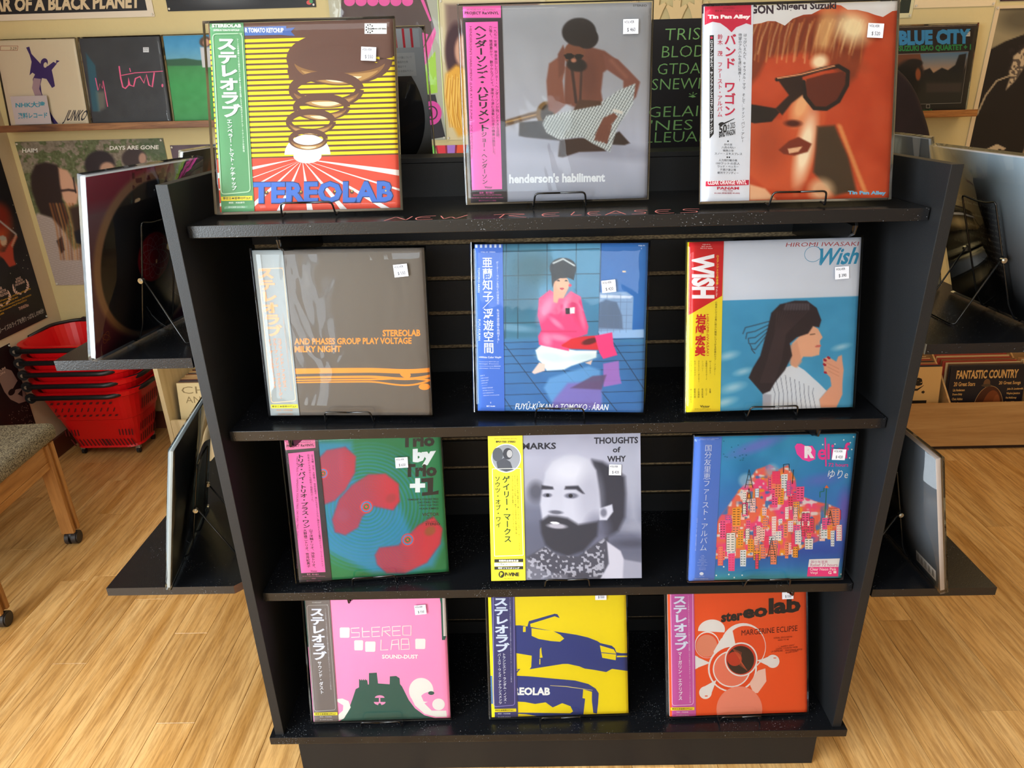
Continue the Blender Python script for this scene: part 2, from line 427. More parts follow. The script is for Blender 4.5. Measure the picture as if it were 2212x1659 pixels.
window('window_1', False, -2.9, -.6, .5, 2.3, XL-.02)
window('window_2', True, -2.13, -1.71, .38, 2.15, YF-.02)
window('added_high_window', True, -1.26, .46, 1.46, 2.14, YF-.02)  # unseen window added around the front fill light
BASEB = mat('dark_baseboard', '#5a2c1c', .45)
bm = bmesh.new(); box(bm, XL, .4, 0, XL+.014, YB, .085); struct('baseboard_left', bm, BASEB)
bm = bmesh.new(); box(bm, XL, YB-.014, 0, XR, YB, .085); struct('baseboard_back', bm, BASEB)

# ---- floor: laminate planks running to the back wall
def wood(name, base, dark, light, scale=1., rough=.32, axis='y', rnd=True, grain=1.):
    m = bpy.data.materials.new(name); m.use_nodes = True; nt = m.node_tree; b = nt.nodes['Principled BSDF']; L = nt.links.new
    tc = nt.nodes.new('ShaderNodeTexCoord'); mp = nt.nodes.new('ShaderNodeMapping')
    sc = {'y': (1, .07, 1), 'x': (.07, 1, 1), 'z': (1, 1, .07)}[axis]; mp.inputs['Scale'].default_value = tuple(v*scale for v in sc)
    oi = nt.nodes.new('ShaderNodeObjectInfo'); cx = nt.nodes.new('ShaderNodeCombineXYZ')
    mr = nt.nodes.new('ShaderNodeMath'); mr.operation = 'MULTIPLY'; mr.inputs[1].default_value = 60
    L(oi.outputs['Random'], mr.inputs[0]); L(mr.outputs[0], cx.inputs[0]); L(mr.outputs[0], cx.inputs[2])
    ad = nt.nodes.new('ShaderNodeVectorMath'); L(tc.outputs['Object'], mp.inputs[0]); L(mp.outputs[0], ad.inputs[0]); L(cx.outputs[0], ad.inputs[1])
    n1 = nt.nodes.new('ShaderNodeTexNoise'); n1.inputs['Scale'].default_value = 26; n1.inputs['Detail'].default_value = 5; n1.inputs['Distortion'].default_value = .9
    n2 = nt.nodes.new('ShaderNodeTexNoise'); n2.inputs['Scale'].default_value = 150; n2.inputs['Detail'].default_value = 5; n2.inputs['Roughness'].default_value = .7
    L(ad.outputs[0], n1.inputs[0]); L(ad.outputs[0], n2.inputs[0])
    r1 = nt.nodes.new('ShaderNodeValToRGB'); e = r1.color_ramp.elements
    e[0].position = .3; e[0].color = (*lin(dark), 1); e[1].position = .72; e[1].color = (*lin(light), 1)
    k = e.new(.5); k.color = (*lin(base), 1); L(n1.outputs[0], r1.inputs[0])
    r2 = nt.nodes.new('ShaderNodeValToRGB'); r2.color_ramp.elements[0].position = .38; r2.color_ramp.elements[1].position = .56
    r2.color_ramp.elements[0].color = (1-.32*grain, 1-.37*grain, 1-.42*grain, 1); r2.color_ramp.elements[1].color = (1, 1, 1, 1); L(n2.outputs[0], r2.inputs[0])
    mu = nt.nodes.new('ShaderNodeMix'); mu.data_type = 'RGBA'; mu.blend_type = 'MULTIPLY'; mu.inputs[0].default_value = 1
    L(r1.outputs[0], mu.inputs[6]); L(r2.outputs[0], mu.inputs[7]); out = mu.outputs[2]
    if rnd:
        hs = nt.nodes.new('ShaderNodeHueSaturation'); mv = nt.nodes.new('ShaderNodeMapRange'); mv.inputs[3].default_value = .9; mv.inputs[4].default_value = 1.07
        L(oi.outputs['Random'], mv.inputs[0]); L(mv.outputs[0], hs.inputs['Value']); L(out, hs.inputs['Color']); out = hs.outputs[0]
    L(out, b.inputs['Base Color']); b.inputs['Roughness'].default_value = rough; b.inputs['Specular IOR Level'].default_value = .4
    bp = nt.nodes.new('ShaderNodeBump'); bp.inputs['Strength'].default_value = .12; bp.inputs['Distance'].default_value = .001
    L(n2.outputs[0], bp.inputs['Height']); L(bp.outputs[0], b.inputs['Normal'])
    MATS[name] = m; return m
FLW = wood('oak_laminate', '#d0a163', '#b98748', '#e0b67a', .85, .3)
bm = bmesh.new(); box(bm, XL-.1, YF-.1, -.06, XR+.1, YB+.1, -.004)
floor = struct('floor', bm, FLW)
bm = bmesh.new(); pw, pl = .0996, .92; g = .0004
box(bm, g, g, -.0045, pw-g, pl-g, 0); 
bmesh.ops.bevel(bm, geom=[e for e in bm.edges if all(v.co.z > -.001 for v in e.verts)], offset=.0007, segments=1, affect='EDGES')
pm = bpy.data.meshes.new('plank'); bm.to_mesh(pm); bm.free(); pm.materials.append(FLW)
x = -2.212; i = 0
rs = random.Random(3)
while x < 2.6:
    off = [.15, .62, .33, .0, .48, .8, .24][i % 7]+rs.random()*.08
    y = YB-off*pl-.02
    k = 0
    while True:
        y1 = YB if k == 0 else y+pl
        if x+pw > XL:
            o = bpy.data.objects.new('plank', pm); link(o, floor); o.location = (x, y, 0)
        y -= pl; k += 1
        if y < -.9 or k > 4: break
    x += pw; i += 1
# planks may run under the back wall: hidden there

# ------------------------------------------------------------------ display gondola
GY = .31           # face of the central slatted wall
gon = empty('display_gondola', 'large black laminate display gondola with slatted centre wall, four shelves deep with records', 'display stand', (0, .34, 0))
def G(o):
    o.location = Vector(o.location)-Vector((0, .34, 0)); return o
def gpart(name, m, *a, bev=0): return G(bx(name, m, gon, *a, bev=bev))
gpart('base_deck', LAMTOP, -.652, -.008, .109, .652, .69, .130, bev=.0012)
gpart('plinth', LAM, -.598, .012, 0, .598, .67, .109, bev=.001)
for sx in (-1, 1):
    gpart('side_panel', LAM, min(sx*.6205, sx*.6405), 0, .1302, max(sx*.6205, sx*.6405), .69, 1.344, bev=.001)
gpart('slat_backing', MDF, -.6203, GY+.010, .1302, .6203, .40, 1.3385)
gpart('top_rail', LAM, -.6203, GY-.001, 1.339, .6203, .411, 1.349, bev=.001)
zk = [1.179-.0773*k for k in range(14)]
edges = [1.339]+zk
for k in range(len(edges)):
    zt_ = edges[k]-(0 if k == 0 else .005); zb_ = (edges[k+1]+.005) if k+1 < len(edges) else .131
    if k == 0:
        gpart('slat', LAM, -.6203, GY, 1.262, .6203, GY+.0098, 1.3385, bev=.0008); zt_ = 1.252
    if zb_ < zt_: gpart('slat', LAM, -.6203, GY, zb_, .6203, GY+.0098, zt_, bev=.0008)
SHZ = [1.2732, .8884, .5079]
def bracket(parent, x, y0, y1, zt):
    bm = bmesh.new(); prism(bm, [(y0, zt-.014), (y1, zt-.004), (y1, zt-.075), (y1-.03, zt-.075), (y0+.012, zt-.036), (y0+.004, zt-.030)], x-.0025, x+.0025, axis='x')
    tube(bm, [(x, y0+.004, zt-.030), (x, y0-.006, zt-.026), (x, y0-.010, zt-.012), (x, y0-.006, zt-.006)], .0025, 6)
    return G(obj('bracket', bm, WIRE, parent))
shelves = []
for z, bxs in zip(SHZ, ((-.474, .508), (-.511, .503), (-.443, .504))):
    s = gpart('shelf', LAMTOP, -.6172, .028, z-.021, .6172, GY-.0005, z, bev=.001); shelves.append(s)
    for xx in bxs:
        b = bracket(None, xx, .052, GY-.001, z-.021+.004); b.parent = s
        b.location = -Vector((0, 0, 0))
# shelves on the far side and on both ends
gpart('shelf', LAMTOP, -.6172, .4115, 1.252, .6172, .665, 1.2732, bev=.001)
gpart('end_slat_panel', LAM, -.6465, .02, .20, -.641, .68, 1.33); gpart('end_slat_panel', LAM, .641, .02, .20, .6465, .68, 1.33)
RAW = mat('raw_edge', '#6b4a36', .9, var=.3, vscale=60)
PALE = mat('pale_edge', '#b9b2a2', .8)
def endshelf(pts, zt, cut=None, pale=None):
    bm = bmesh.new(); fs = prism(bm, pts, zt-.019, zt)
    for f in bm.faces:
        c = f.calc_center_median(); n = f.normal
        if cut and abs(n.x) > .3 and abs(n.y) > .3: f.material_index = 1
        if pale and abs(c.x-pale) < .003 and abs(n.x) > .8: f.material_index = 2
    return G(obj('end_shelf', bm, [LAMTOP, RAW, PALE], gon))
endshelf([(-.894, .008), (-.6475, .008), (-.6475, .67), (-.894, .67)], 1.0455)
endshelf([(-.930, .010), (-.665, .010), (-.6475, .028), (-.6475, .67), (-.930, .67)], .5425, cut=True)
endshelf([(.6475, .006), (.908, .006), (.908, .67), (.6475, .67)], 1.0415, pale=.6475)
endshelf([(.6475, .006), (.900, .006), (.900, .67), (.6475, .67)], .509)
# chalk lettering on the top shelf
CHALK = mat('pink_chalk', '#d8807c', .9)
LET = {'N': [[(0, 0), (.35, .95), (.9, .1), (1.05, 1)]], 'E': [[(.95, .95), (.3, .9), (.1, .5), (.2, .05), (.9, .1)], [(.15, .5), (.75, .55)]],
       'W': [[(0, .9), (.2, .1), (.5, .6), (.7, .1), (1.15, .95)]], 'R': [[(.1, 0), (.25, .9)], [(-.1, .8), (.6, 1), (.95, .75), (.35, .5), (.95, -.05)]],
       'L': [[(.5, 1), (.1, .15), (.9, .2)]], 'A': [[(0, 0), (.6, 1), (.9, .05)], [(.2, .35), (.85, .4)]],
       'S': [[(1, .9), (.4, 1), (.25, .7), (.8, .4), (.7, .1), (0, .05)]]}
bm = bmesh.new()
for ch, c0, c1, dy in (('N', 825, 925, 0), ('E', 940, 1035, .001), ('W', 1052, 1150, .002), ('R', 1290, 1420, .005), ('E', 1470, 1560, .006), ('L', 1592, 1650, .008), ('E', 1665, 1730, .009),
                   ('A', 1740, 1835, .010), ('S', 1850, 1930, .011), ('E', 1945, 2035, .011), ('S', 2050, 2150, .012)):
    xa = -.286+(c0/1.907+400-833)*.00077; xb = -.286+(c1/1.907+400-833)*.00077; ya, yb = .031+dy*.35, .070+dy*.6
    for st in LET[ch]:
        P = [(xa+(xb-xa)*p[0], ya+(yb-ya)*p[1]) for p in st]; P = bend([(a, b, 0) for a, b in P], .006, 3)
        for i in range(len(P)-1):
            a, b = P[i], P[i+1]; d = (b-a)
            if d.length < 1e-5: continue
            nn = Vector((-d.y, d.x, 0)).normalized()*.0007
            bm.faces.new([bm.verts.new(Vector((v.x, v.y, 1.27335))) for v in (a-nn*1.5, b-nn*1.5, b+nn*1.5, a+nn*1.5)])
ch_ = G(obj('chalk_lettering', bm, CHALK, shelves[0])); ch_.location = (0, 0, 0); ch_['kind'] = 'stuff'

# ------------------------------------------------------------------ LP records and wire easels
DEF_OBI = None
def record(label, pos, yaw, lean, art=None, obi=None, sticker=None, W=.315, T=.0045, film=FILM, sleeve=True, side='#c9c9c6', group=None, back=None, extra=None, edge_col=None, name='lp_record', fm=.006, cat='record'):
    """origin = bottom centre of the front face; front looks to local -y"""
    r = empty(name, label, cat, pos, (-lean, 0, yaw), group)
    sm = mat('card_'+side.strip('#'), side, .6)
    j = bx('jacket', sm, r, -W/2, 0, 0, W/2, T, W, bev=.0006)
    par = {'cover_print': (j, 'cover_print', 'cover_lettering')}
    if obi:
        u0, u1, oc, osh = obi
        bm = bmesh.new(); x0, x1 = (u0-.5)*W, (u1-.5)*W
        sh = osh if osh is not None else 0
        prism(bm, [(x0, W), (x1, W), (x1+sh, 0), (x0+sh, 0)], -.0021, -.0018, axis='y')
        if u0 <= .02: box(bm, x0-.0008, -.0021, 0, x0, T+.001, W)
        o = obj('obi_strip', bm, mat('paper_'+oc.strip('#'), oc, .45), r)
        par['obi'] = (o, 'strip_print', 'strip_lettering')
    if sticker:
        cx, cy, rot, price = sticker; s_ = .0255
        bm = bmesh.new(); box(bm, -s_/2, -.0001, 0, s_/2, .0001, s_*.88)
        zoff = .0042 if sleeve else .0012
        o = obj('price_sticker', bm, mat('sticker_paper', '#cfd0d8', .5), r)
        o.location = ((cx-.5)*W, -zoff-(.002 if sleeve else .0006), (1-cy)*W-s_*.44); o.rotation_euler = (0, math.radians(rot), 0)
        sa = Art(W=s_, H=s_*.88); sa.on('s', .0003); sa.text('VOLVER', .06, .1, .72, .28, '#3a3d48'); sa.text(price, .26, .58, .8, .88, '#3a3d48')
        place_art(sa, {'s': (o, 'sticker_print', 'sticker_lettering')})
    if art is not None: place_art(art, par, W, W)
    if back is not None: place_art(back, par, W, W, xf=((0, T, 0), (0, 0, math.pi)))
    if sleeve:
        bm = bmesh.new(); m_ = fm; x0, x1, z0, z1 = -W/2-m_, W/2+.003, -.003, W+.004; N = 26; f0 = -.0052
        rr = random.Random(sum(map(ord, label))); ph = [rr.random()*6 for _ in range(6)]
        vs = [[bm.verts.new((x0+(x1-x0)*i/N, f0+.0009*math.sin(ph[0]+5*i/N+3*k/N)*math.sin(ph[1]+4*k/N)+(.0022 if i in (0, N) or k in (0, N) else 0), z0+(z1-z0)*k/N)) for i in range(N+1)] for k in range(N+1)]
        for k in range(N):
            for i in range(N): bm.faces.new((vs[k][i], vs[k][i+1], vs[k+1][i+1], vs[k+1][i]))
        yb = T+.0035
        c = [bm.verts.new((a, yb, b)) for a, b in ((x0, z0), (x1, z0), (x1, z1), (x0, z1))]
        bm.faces.new(c[::-1])
        for fc in bm.faces: fc.smooth = True
        bot = [vs[0][i] for i in range(N+1)]; top = [vs[N][i] for i in range(N+1)]; lf = [vs[k][0] for k in range(N+1)]; rg = [vs[k][N] for k in range(N+1)]
        bm.faces.new(bot[::-1]+[c[0], c[1]][:0]+[c[0], c[1]]); bm.faces.new(top+[c[2], c[3]]); bm.faces.new(lf+[c[3], c[0]]); bm.faces.new(rg[::-1]+[c[1], c[2]])
        tube(bm, [(x0+.0006, -.001, z0), (x0+.0006, -.001, z1)], .0011, 6)
        obj('plastic_sleeve', bm, film, r)
    return r
def easel(label, pos, yaw, lean, group=None, h=.235):
    e = empty('wire_easel', label, 'easel', pos, (0, 0, yaw), group)
    t = math.tan(lean); Yb = lambda z: .0215+max(z, 0)*t
    a = .047; pts = []
    half = [(a*.93, -.020, .028), (a, -.013, .0035), (a, -.004, .0065), (a, .014, .0065), (a, Yb(.03), .035), (a, Yb(h)+.001, h)]
    L_ = [(-p[0], p[1], p[2]) for p in half]
    loop = [(0, -.022, .028)]+half+[(a*.3, Yb(h)-.004, h-.006), (-a*.3, Yb(h)-.004, h-.006)]+L_[::-1]+[(0, -.022, .028)]
    bm = bmesh.new(); tube(bm, bend(loop, .007, 4), .0017, 7); obj('front_frame', bm, WIRE, e, smooth=True)
    hz = min(.122, h*.6); yl = Yb(hz)+.003; dep = .088
    bm = bmesh.new(); b_ = a+.0045
    tube(bm, bend([(b_, yl, hz+.006), (b_, yl+dep*.55+.012, .0025), (b_*.9, yl+dep*.62+.012, .0025), (-b_*.9, yl+dep*.62+.012, .0025), (-b_, yl+dep*.55+.012, .0025), (-b_, yl, hz+.006)], .006, 4), .0017, 7)
    obj('rear_leg', bm, WIRE, e, smooth=True)
    for sx in (-1, 1):
        bm = bmesh.new(); cyl(bm, (sx*(b_+.002), yl, hz), .0052, .007, 'x', 14); cyl(bm, (sx*(b_+.006), yl, hz), .0032, .004, 'x', 8)
        obj('bolt', bm, CHROME, e)
    return e

# ------------------------------------------------------------------ the twelve records on the front
POSE = [(-.4243, .0904, .0085, .3049), (.0119, .1311, .0287, .1166), (.4088, .0702, -.0191, .2837), (-.3923, .0646, -.0458, .1367), (.0101, .0617, -.0755, .1988), (.406, .0509, .0222, .2401),
        (-.3841, .0609, .0834, .1997), (.0235, .0417, -.0002, .3346), (.4349, .0311, -.0006, .1506), (-.4, .0268, .0173, .2503), (.01, .0324, .0199, .3562), (.4171, .0278, .0211, .3492)]
SZ = [SHZ[0]]*3+[SHZ[1]]*3+[SHZ[2]]*3+[.130]*3
def uvx(a, x, y): return a.T((x, y))[0]
def front(i, label, art, obi, sticker, ename, **k):
    x, y, yaw, lean = POSE[i]
    record(label, (x, y, SZ[i]+.012), yaw, lean, art, obi, sticker, group='records on the front of the gondola', **k)
    easel('black wire easel holding the '+ename, (x, y, SZ[i]), yaw, lean, 'wire easels on the front of the gondola')
SIDE = 'シーンの代表曲へと上り詰めたバンドが更なる進化を証明した９０年代オルタナティブ・ミュージックの金字塔'
def rrect(a, pts, r, w, col):
    P = bend([(x, y, 0) for x, y in pts+[pts[0], pts[1]]], r, 5); P = [(p.x, p.y) for p in P[1:]]
    a.band(P, w, col)

# 1 ---- yellow striped cover, green strip
A = Art([(103, 103), (1478, 62), (1543, 1480), (190, 1500)])
A.poly([(0, 0), (1, 0), (1, 1), (0, 1)], '#5d3a2e', raw=True)
for k in range(23):
    v = .085+k*.0275; xa = 0; xb = 1 if k > 7 else (.62, .55, .50, .46, .435, .42, .415, .42)[k]
    A.poly([(xa, v), (xb, v), (xb, v+.0168), (xa, v+.0168)], '#ecd414', raw=True)
for k in range(4, 8):
    v = .085+k*.0275; A.poly([((.86, .89, .93, .955)[k-4], v), (1, v), (1, v+.0168), (.93, v+.0168)], '#ecd414', raw=True)
A.poly([(0, .714), (1, .714), (1, 1), (0, 1)], '#cf4630', raw=True)
for tx, wd in ((-.45, .05), (-.12, .045), (.12, .04), (.32, .035), (.50, .035), (.70, .04), (.95, .05), (1.35, .06)):
    A.poly([(.47, .728), (tx+wd/2+.0, 1.02), (tx-wd/2, 1.02)], '#e6e3e2', raw=True)
A.poly([(.47, .722), (1.02, .80), (1.02, .832)], '#e6e3e2', raw=True)
A.poly([(.44, .722), (-.02, .79), (-.02, .82)], '#e6e3e2', raw=True)
A.ell(840, 1075, 172, 150, '#e6e3e2', a0=180, a1=360); A.ell(840, 1085, 105, 55, '#e6e3e2')
for cx, cy, rx, ry, w in ((1080, 360, 350, 150, 100), (980, 590, 250, 105, 66), (945, 720, 190, 75, 50), (865, 830, 165, 75, 46), (845, 960, 130, 62, 36)):
    A.ring(cx, cy, rx, ry, w*1.0, '#5d3a2e'); A.ring(cx, cy, rx, ry, w*.86, '#8a6034', 15, 165, w2=4)
    A.ring(cx, cy+2, rx, ry, w*.72, '#b3884e', 35, 145, w2=4); A.ring(cx, cy+2, rx, ry, w*.5, '#e6d6b6', 62, 116, w2=4)
A.poly([(368, 128), (680, 118), (682, 183), (372, 190)], '#4668b0'); A.poly([(650, 140), (745, 128), (715, 160), (745, 192), (650, 186)], '#3f5fa6')
A.text('R TOMATO KETCHUP', 376, 133, 660, 168, '#f0efe8', .03)
A.rect(1265, 98, 1432, 176, '#e8e8e8')
for k in range(9): A.ell(1303+26*math.cos(k*.698), 137+30*math.sin(k*.698), 6, 6, '#26262c', n=10); A.ell(1303+13*math.cos(k*.698), 137+15*math.sin(k*.698), 3, 3, '#26262c', n=8)
A.text('duophonic uhf disks', 1290, 131, 1428, 146, '#26262c', .03)
A.text('STEREOLAB', 325, 1272, 1492, 1445, '#22305e', .055); A.text('STEREOLAB', 325, 1278, 1485, 1437, '#3a6cc4', .04)
for k in range(8): A.ell(535+k*128, 1358, 15, 15, '#5d3a2e', n=14); A.ell(535+k*128, 1352, 6, 6, '#d9c34a', n=10)
A.on('obi', .0022)
rrect(A, [(140, 182), (356, 178), (418, 1350), (202, 1368)], 30, 8, '#a9cda9')
A.text('STEREOLAB', 134, 108, 350, 134, '#f2f2ea', .05); A.text('EMPEROR TOMATO KETCHUP', 148, 148, 338, 160, '#f2f2ea', .02)
A.vcol('ステレオラブ', 240, 205, 276, 800, 145, '#eff2f1', .045)
A.vcol('エンペラー・トマト・ケチャップ', 262, 808, 298, 1340, 40, '#eff2f1', .02)
A.vcol(SIDE, 324, 213, 370, 1055, 15, '#e3eee3', .01)
A.poly([(201, 1386), (432, 1381), (434, 1414), (204, 1417)], '#e6cf2e'); A.text('限定日本語帯付盤2LP', 216, 1388, 418, 1408, '#26382a', .02)
A.text('解説：対談掲載', 258, 1424, 376, 1438, '#dfe8df', .01); A.text('D-UHF-D11R2', 258, 1458, 376, 1470, '#dfe8df')
front(0, 'record with yellow striped cover, brown rings, blue lettering and a green paper strip', A, (.012, .192, '#4a8d59', 0), (.861, .185, 4, '$ 550'), 'yellow striped record on the top shelf', fm=.009, film=FILM)

# 2 ---- grey studio photograph, pink and black strip
A = Art([(148, 68), (1540, 32), (1508, 1505), (200, 1535)])
def f2(p):
    p.vgrad([(0, '#8f9197'), (600, '#9a9ca4'), (900, '#a2a5b2'), (1100, '#aeb2c4'), (1300, '#a3a7b8'), (1535, '#9498a6')])
    p.mottle(.004, .05, 3); p.ell(900, 1080, 480, 90, '#8f93a4', soft=.9, op=.7); p.ell(1250, 1150, 420, 60, '#7f8292', rot=6, soft=.9, op=.5)
    p.stroke([(430, 945), (640, 880), (780, 850)], 46, '#5b4128', 14); p.stroke([(450, 930), (700, 868)], 10, '#b08a4c', 8)
    p.ell(755, 860, 70, 88, '#6f5228', rot=10); p.ell(765, 860, 48, 66, '#33261a', rot=10)
    p.poly([(560, 930), (800, 910), (900, 1010), (860, 1068), (600, 1040), (556, 1030)], '#2c2320', 14)
    p.poly([(1180, 1060), (1300, 1000), (1380, 1090), (1340, 1105), (1150, 1095)], '#2f211c', 12)
    p.poly([(845, 1188), (860, 1065), (1000, 1048), (1160, 1060), (1200, 1150), (1000, 1155), (880, 1195)], '#35221b', 12)
    p.poly([(890, 790), (900, 520), (940, 400), (1090, 368), (1190, 395), (1290, 470), (1180, 560), (1165, 700), (1180, 790), (1020, 830)], '#6d4032', 16)
    p.ell(1010, 640, 85, 170, '#7b4a3a', soft=.8, op=.6); p.ell(1075, 600, 60, 150, '#5a342a', soft=.8, op=.6)
    p.stroke([(940, 450), (980, 780)], 22, '#382622', 10); p.stroke([(1020, 520), (1010, 780)], 18, '#3f2b25', 10)
    p.poly([(780, 490), (850, 440), (900, 520), (880, 620), (900, 800), (830, 865), (775, 840), (760, 620)], '#7a4a3a', 14)
    p.poly([(845, 420), (885, 350), (905, 420), (890, 560), (850, 600)], '#6a3f32', 12)
    p.poly([(1180, 420), (1290, 460), (1370, 540), (1455, 630), (1425, 740), (1310, 870), (1240, 840), (1330, 700), (1330, 620), (1200, 530)], '#74463a', 14)
    p.stroke([(1240, 470), (1350, 590)], 26, '#93614e', 26, .5)
    pts = [(730, 940), (760, 880), (850, 865), (1000, 830), (1150, 790), (1300, 690), (1420, 640), (1400, 800), (1290, 960), (1230, 1155), (1100, 1090), (1025, 1040), (850, 1060), (760, 1010)]
    mk = p.mask_poly(pts, 10); p.mix(mk, '#c4cccd')
    st = np.where(p.Y > 0, np.sin((p.X*.78+p.Y*.45)*.36), 0); p.mix(mk*np.clip(st*1.6, 0, 1)*.85, '#3f4548')
    p.ell(860, 950, 120, 60, '#8a9496', soft=.9, op=.35); p.poly([(1000, 760), (1160, 770), (1170, 800), (960, 840)], '#4a3022', 10)
    p.poly([(1120, 1030), (1180, 900), (1260, 860), (1290, 890), (1230, 960), (1200, 1080), (1140, 1070)], '#6f4132', 12)
    for k in range(4): p.stroke([(1170+22*k, 960), (1125+26*k, 1060+8*k)], 20, '#6b3e30', 9)
    p.poly([(1255, 830), (1330, 850), (1320, 872), (1250, 850)], '#c9c4bd', 6)
    p.ell(965, 410, 75, 90, '#70432f', rot=15); p.ell(985, 500, 75, 50, '#1f1816', rot=10, soft=.3); p.ell(1002, 255, 126, 106, '#211b1b'); p.ell(1060, 300, 85, 80, '#211b1b')
    p.stroke([(895, 430), (1030, 432)], 12, '#16120f', 6); p.ell(930, 436, 34, 24, '#14100e'); p.ell(1000, 438, 28, 22, '#14100e'); p.ell(962, 466, 20, 16, '#a87058', soft=.7)
A.soft(f2, 210)
A.text('STEREO', 1400, 50, 1502, 66, '#55575c', .02); A.text("henderson's habiliment", 482, 1318, 1195, 1390, '#dfe4ea', .04, dy=8)
A.on('obi', .0022)
A.poly([(0, .06), (.2045, .06), (.2045, 1), (0, 1)], '#2a2226', raw=True); A.rect(148, 60, 427, 150, '#e860ad'); A.poly([(168, 184), (404, 178), (430, 1432), (208, 1438)], '#ea5fb0')
A.text('HMV RECORD SHOP · DEEP JAZZ REALITY', 178, 84, 388, 98, '#54223e'); A.text('PROJECT Re:VINYL', 162, 104, 412, 132, '#3b1830', .03)
A.vcol('ヘンダーソンズ・ハビリメント', 274, 200, 300, 1000, 92, '#241a20', .03); A.vcol('ジョー・ヘンダーソン', 298, 1000, 302, 1395, 44, '#241a20', .02)
A.text('HENDERSON\'S HABILIMENT (LIVE AT THE JUNK) / JOE HENDERSON', 192, 214, 214, 1200, '#4a2038', .0, rot=90)
A.vcol('一九七一年夏、単身来日したジョー・ヘンダーソンが残した大きな足跡。', 384, 210, 402, 1062, 26, '#3b1a2e', .005)
A.vcol('力強く、情感豊かで、艶やかなプレイ。凄味すら滲む演奏に日本の聴衆は熱狂した。', 350, 208, 372, 1188, 25, '#3b1a2e', .005)
A.text('Victor', 300, 1408, 358, 1426, '#3b1a2e', .02); A.text('監修：尾川雄介', 262, 1450, 370, 1466, '#d860a8', .01)
A.lines(['(universounds / Deep Jazz Reality)', 'HJS-505 定価 ¥3,770 (税抜価格 ¥3,700) STEREO', '発売元 ビクターエンタテインメント株式会社'], 204, 1470, 438, 1534, '#c0528f', .01, 'c', .5)
front(1, 'record with grey cover of a seated shirtless man in striped trousers, pink and black strip', A, (0, .205, '#2a2226', .0), (.887, .118, 0, '$ 460'), 'grey record with the pink strip', fm=.009)

# 3 ---- orange tinted portrait with sunglasses
A = Art([(418, 45), (1868, -5), (1800, 1445), (395, 1510)])
def f3(p):
    p.fill('#b8431f'); p.mottle(.006, .10, 5)
    p.poly([(760, 180), (900, 150), (1100, 110), (1280, 90), (1480, 90), (1640, 300), (1560, 560), (1480, 640), (1350, 400), (1150, 380), (900, 420), (830, 560), (760, 640)], '#7e3217', 40)
    for k in range(46):
        x = 780+k*19; s_ = math.sin(k*1.7); c = ['#e0ae6c', '#c97b3c', '#5d2815', '#efd39a'][k % 4]
        p.stroke([(x, 150+20*s_), (x-40+s_*20, 270), (x-70+30*s_, 420+40*s_)], 9, c, 12, .55)
    p.ell(1540, 190, 130, 110, '#f3e2b4', rot=20, soft=1.1, op=.9); p.ell(1330, 230, 60, 190, '#e7bb7c', rot=10, soft=1, op=.7); p.ell(1420, 430, 210, 60, '#8c3a1a', rot=15, soft=.9, op=.7)
    p.poly([(760, 900), (1000, 880), (1060, 700), (1160, 660), (1230, 850), (1340, 800), (1330, 900), (1260, 1000), (1250, 1180), (1190, 1330), (1050, 1420), (880, 1400), (760, 1300)], '#c4522a', 24)
    p.ell(1180, 1090, 60, 260, '#f6e7c6', rot=12, soft=1, op=.95); p.ell(1290, 450, 60, 50, '#f3dcb4', rot=-20, soft=.9); p.ell(1150, 780, 60, 130, '#f0c08a', rot=20, soft=1, op=.8)
    p.ell(900, 1080, 130, 180, '#a2401f', soft=1, op=.7); p.poly([(1270, 930), (1400, 920), (1500, 1150), (1560, 1400), (1400, 1440), (1340, 1380), (1240, 1270), (1260, 1100)], '#43311f', 26)
    for k in range(14): p.ell(1440+k*14, 930+k*36, 24, 16, '#e9b068', rot=50, soft=1.2, op=.6)
    p.poly([(760, 770), (830, 780), (960, 800), (990, 830), (930, 900), (800, 915), (760, 905)], '#1b120e', 10)
    p.poly([(1190, 580), (1330, 540), (1470, 520), (1500, 600), (1440, 720), (1340, 790), (1240, 790), (1180, 700)], '#5f2313', 10)
    p.stroke([(970, 585), (1120, 560), (1300, 505), (1430, 480), (1500, 520), (1495, 620), (1430, 740), (1340, 798), (1250, 795), (1180, 710), (1170, 600)], 30, '#1c1310', 8)
    p.poly([(980, 590), (1160, 560), (1170, 690), (1080, 760), (1010, 850), (960, 800), (1060, 700), (1000, 620)], '#2a1610', 12); p.stroke([(975, 575), (1150, 545), (1400, 478)], 9, '#e8a070', 6)
    p.poly([(980, 1110), (1060, 1040), (1130, 1010), (1230, 1060), (1200, 1120), (1100, 1150), (1020, 1140)], '#752b17', 12); p.poly([(1050, 1100), (1160, 1080), (1130, 1120), (1060, 1135)], '#e2b28a', 8)
    p.ell(1090, 910, 60, 25, '#4b1b10', soft=.8); p.poly([(760, 1370), (880, 1400), (960, 1480), (760, 1490)], '#dca982', 18); p.ell(1300, 1400, 90, 80, '#e9c59b', soft=.8, op=.8)
A.soft(f3, 210)
tear = [(760, 178), (850, 165), (905, 148), (960, 150), (1030, 182), (1090, 130), (1170, 100), (1230, 96), (1300, 60), (1380, 20), (1450, 30), (1500, 62), (1570, 62), (1650, 80), (1700, 98), (1760, 114), (1830, 70), (1900, 62), (1900, -40), (380, -40), (380, 178)]
A.poly(tear, '#d6d4d4')
A.text('BAND WAGON', 400, 28, 945, 96, '#2c1c2c', .04); A.text('Shigeru Suzuki', 968, 12, 1415, 84, '#2c1c2c', .035, dy=12); A.text('Tin Pan Alley', 1498, 1402, 1778, 1436, '#6db4dc', .05, dy=4)
A.on('obi', .0022)
A.poly([(420, 46), (774, 30), (774, 182), (735, 170), (700, 185), (660, 200), (625, 238), (590, 205), (540, 170), (480, 160), (420, 185)], '#c01c40')
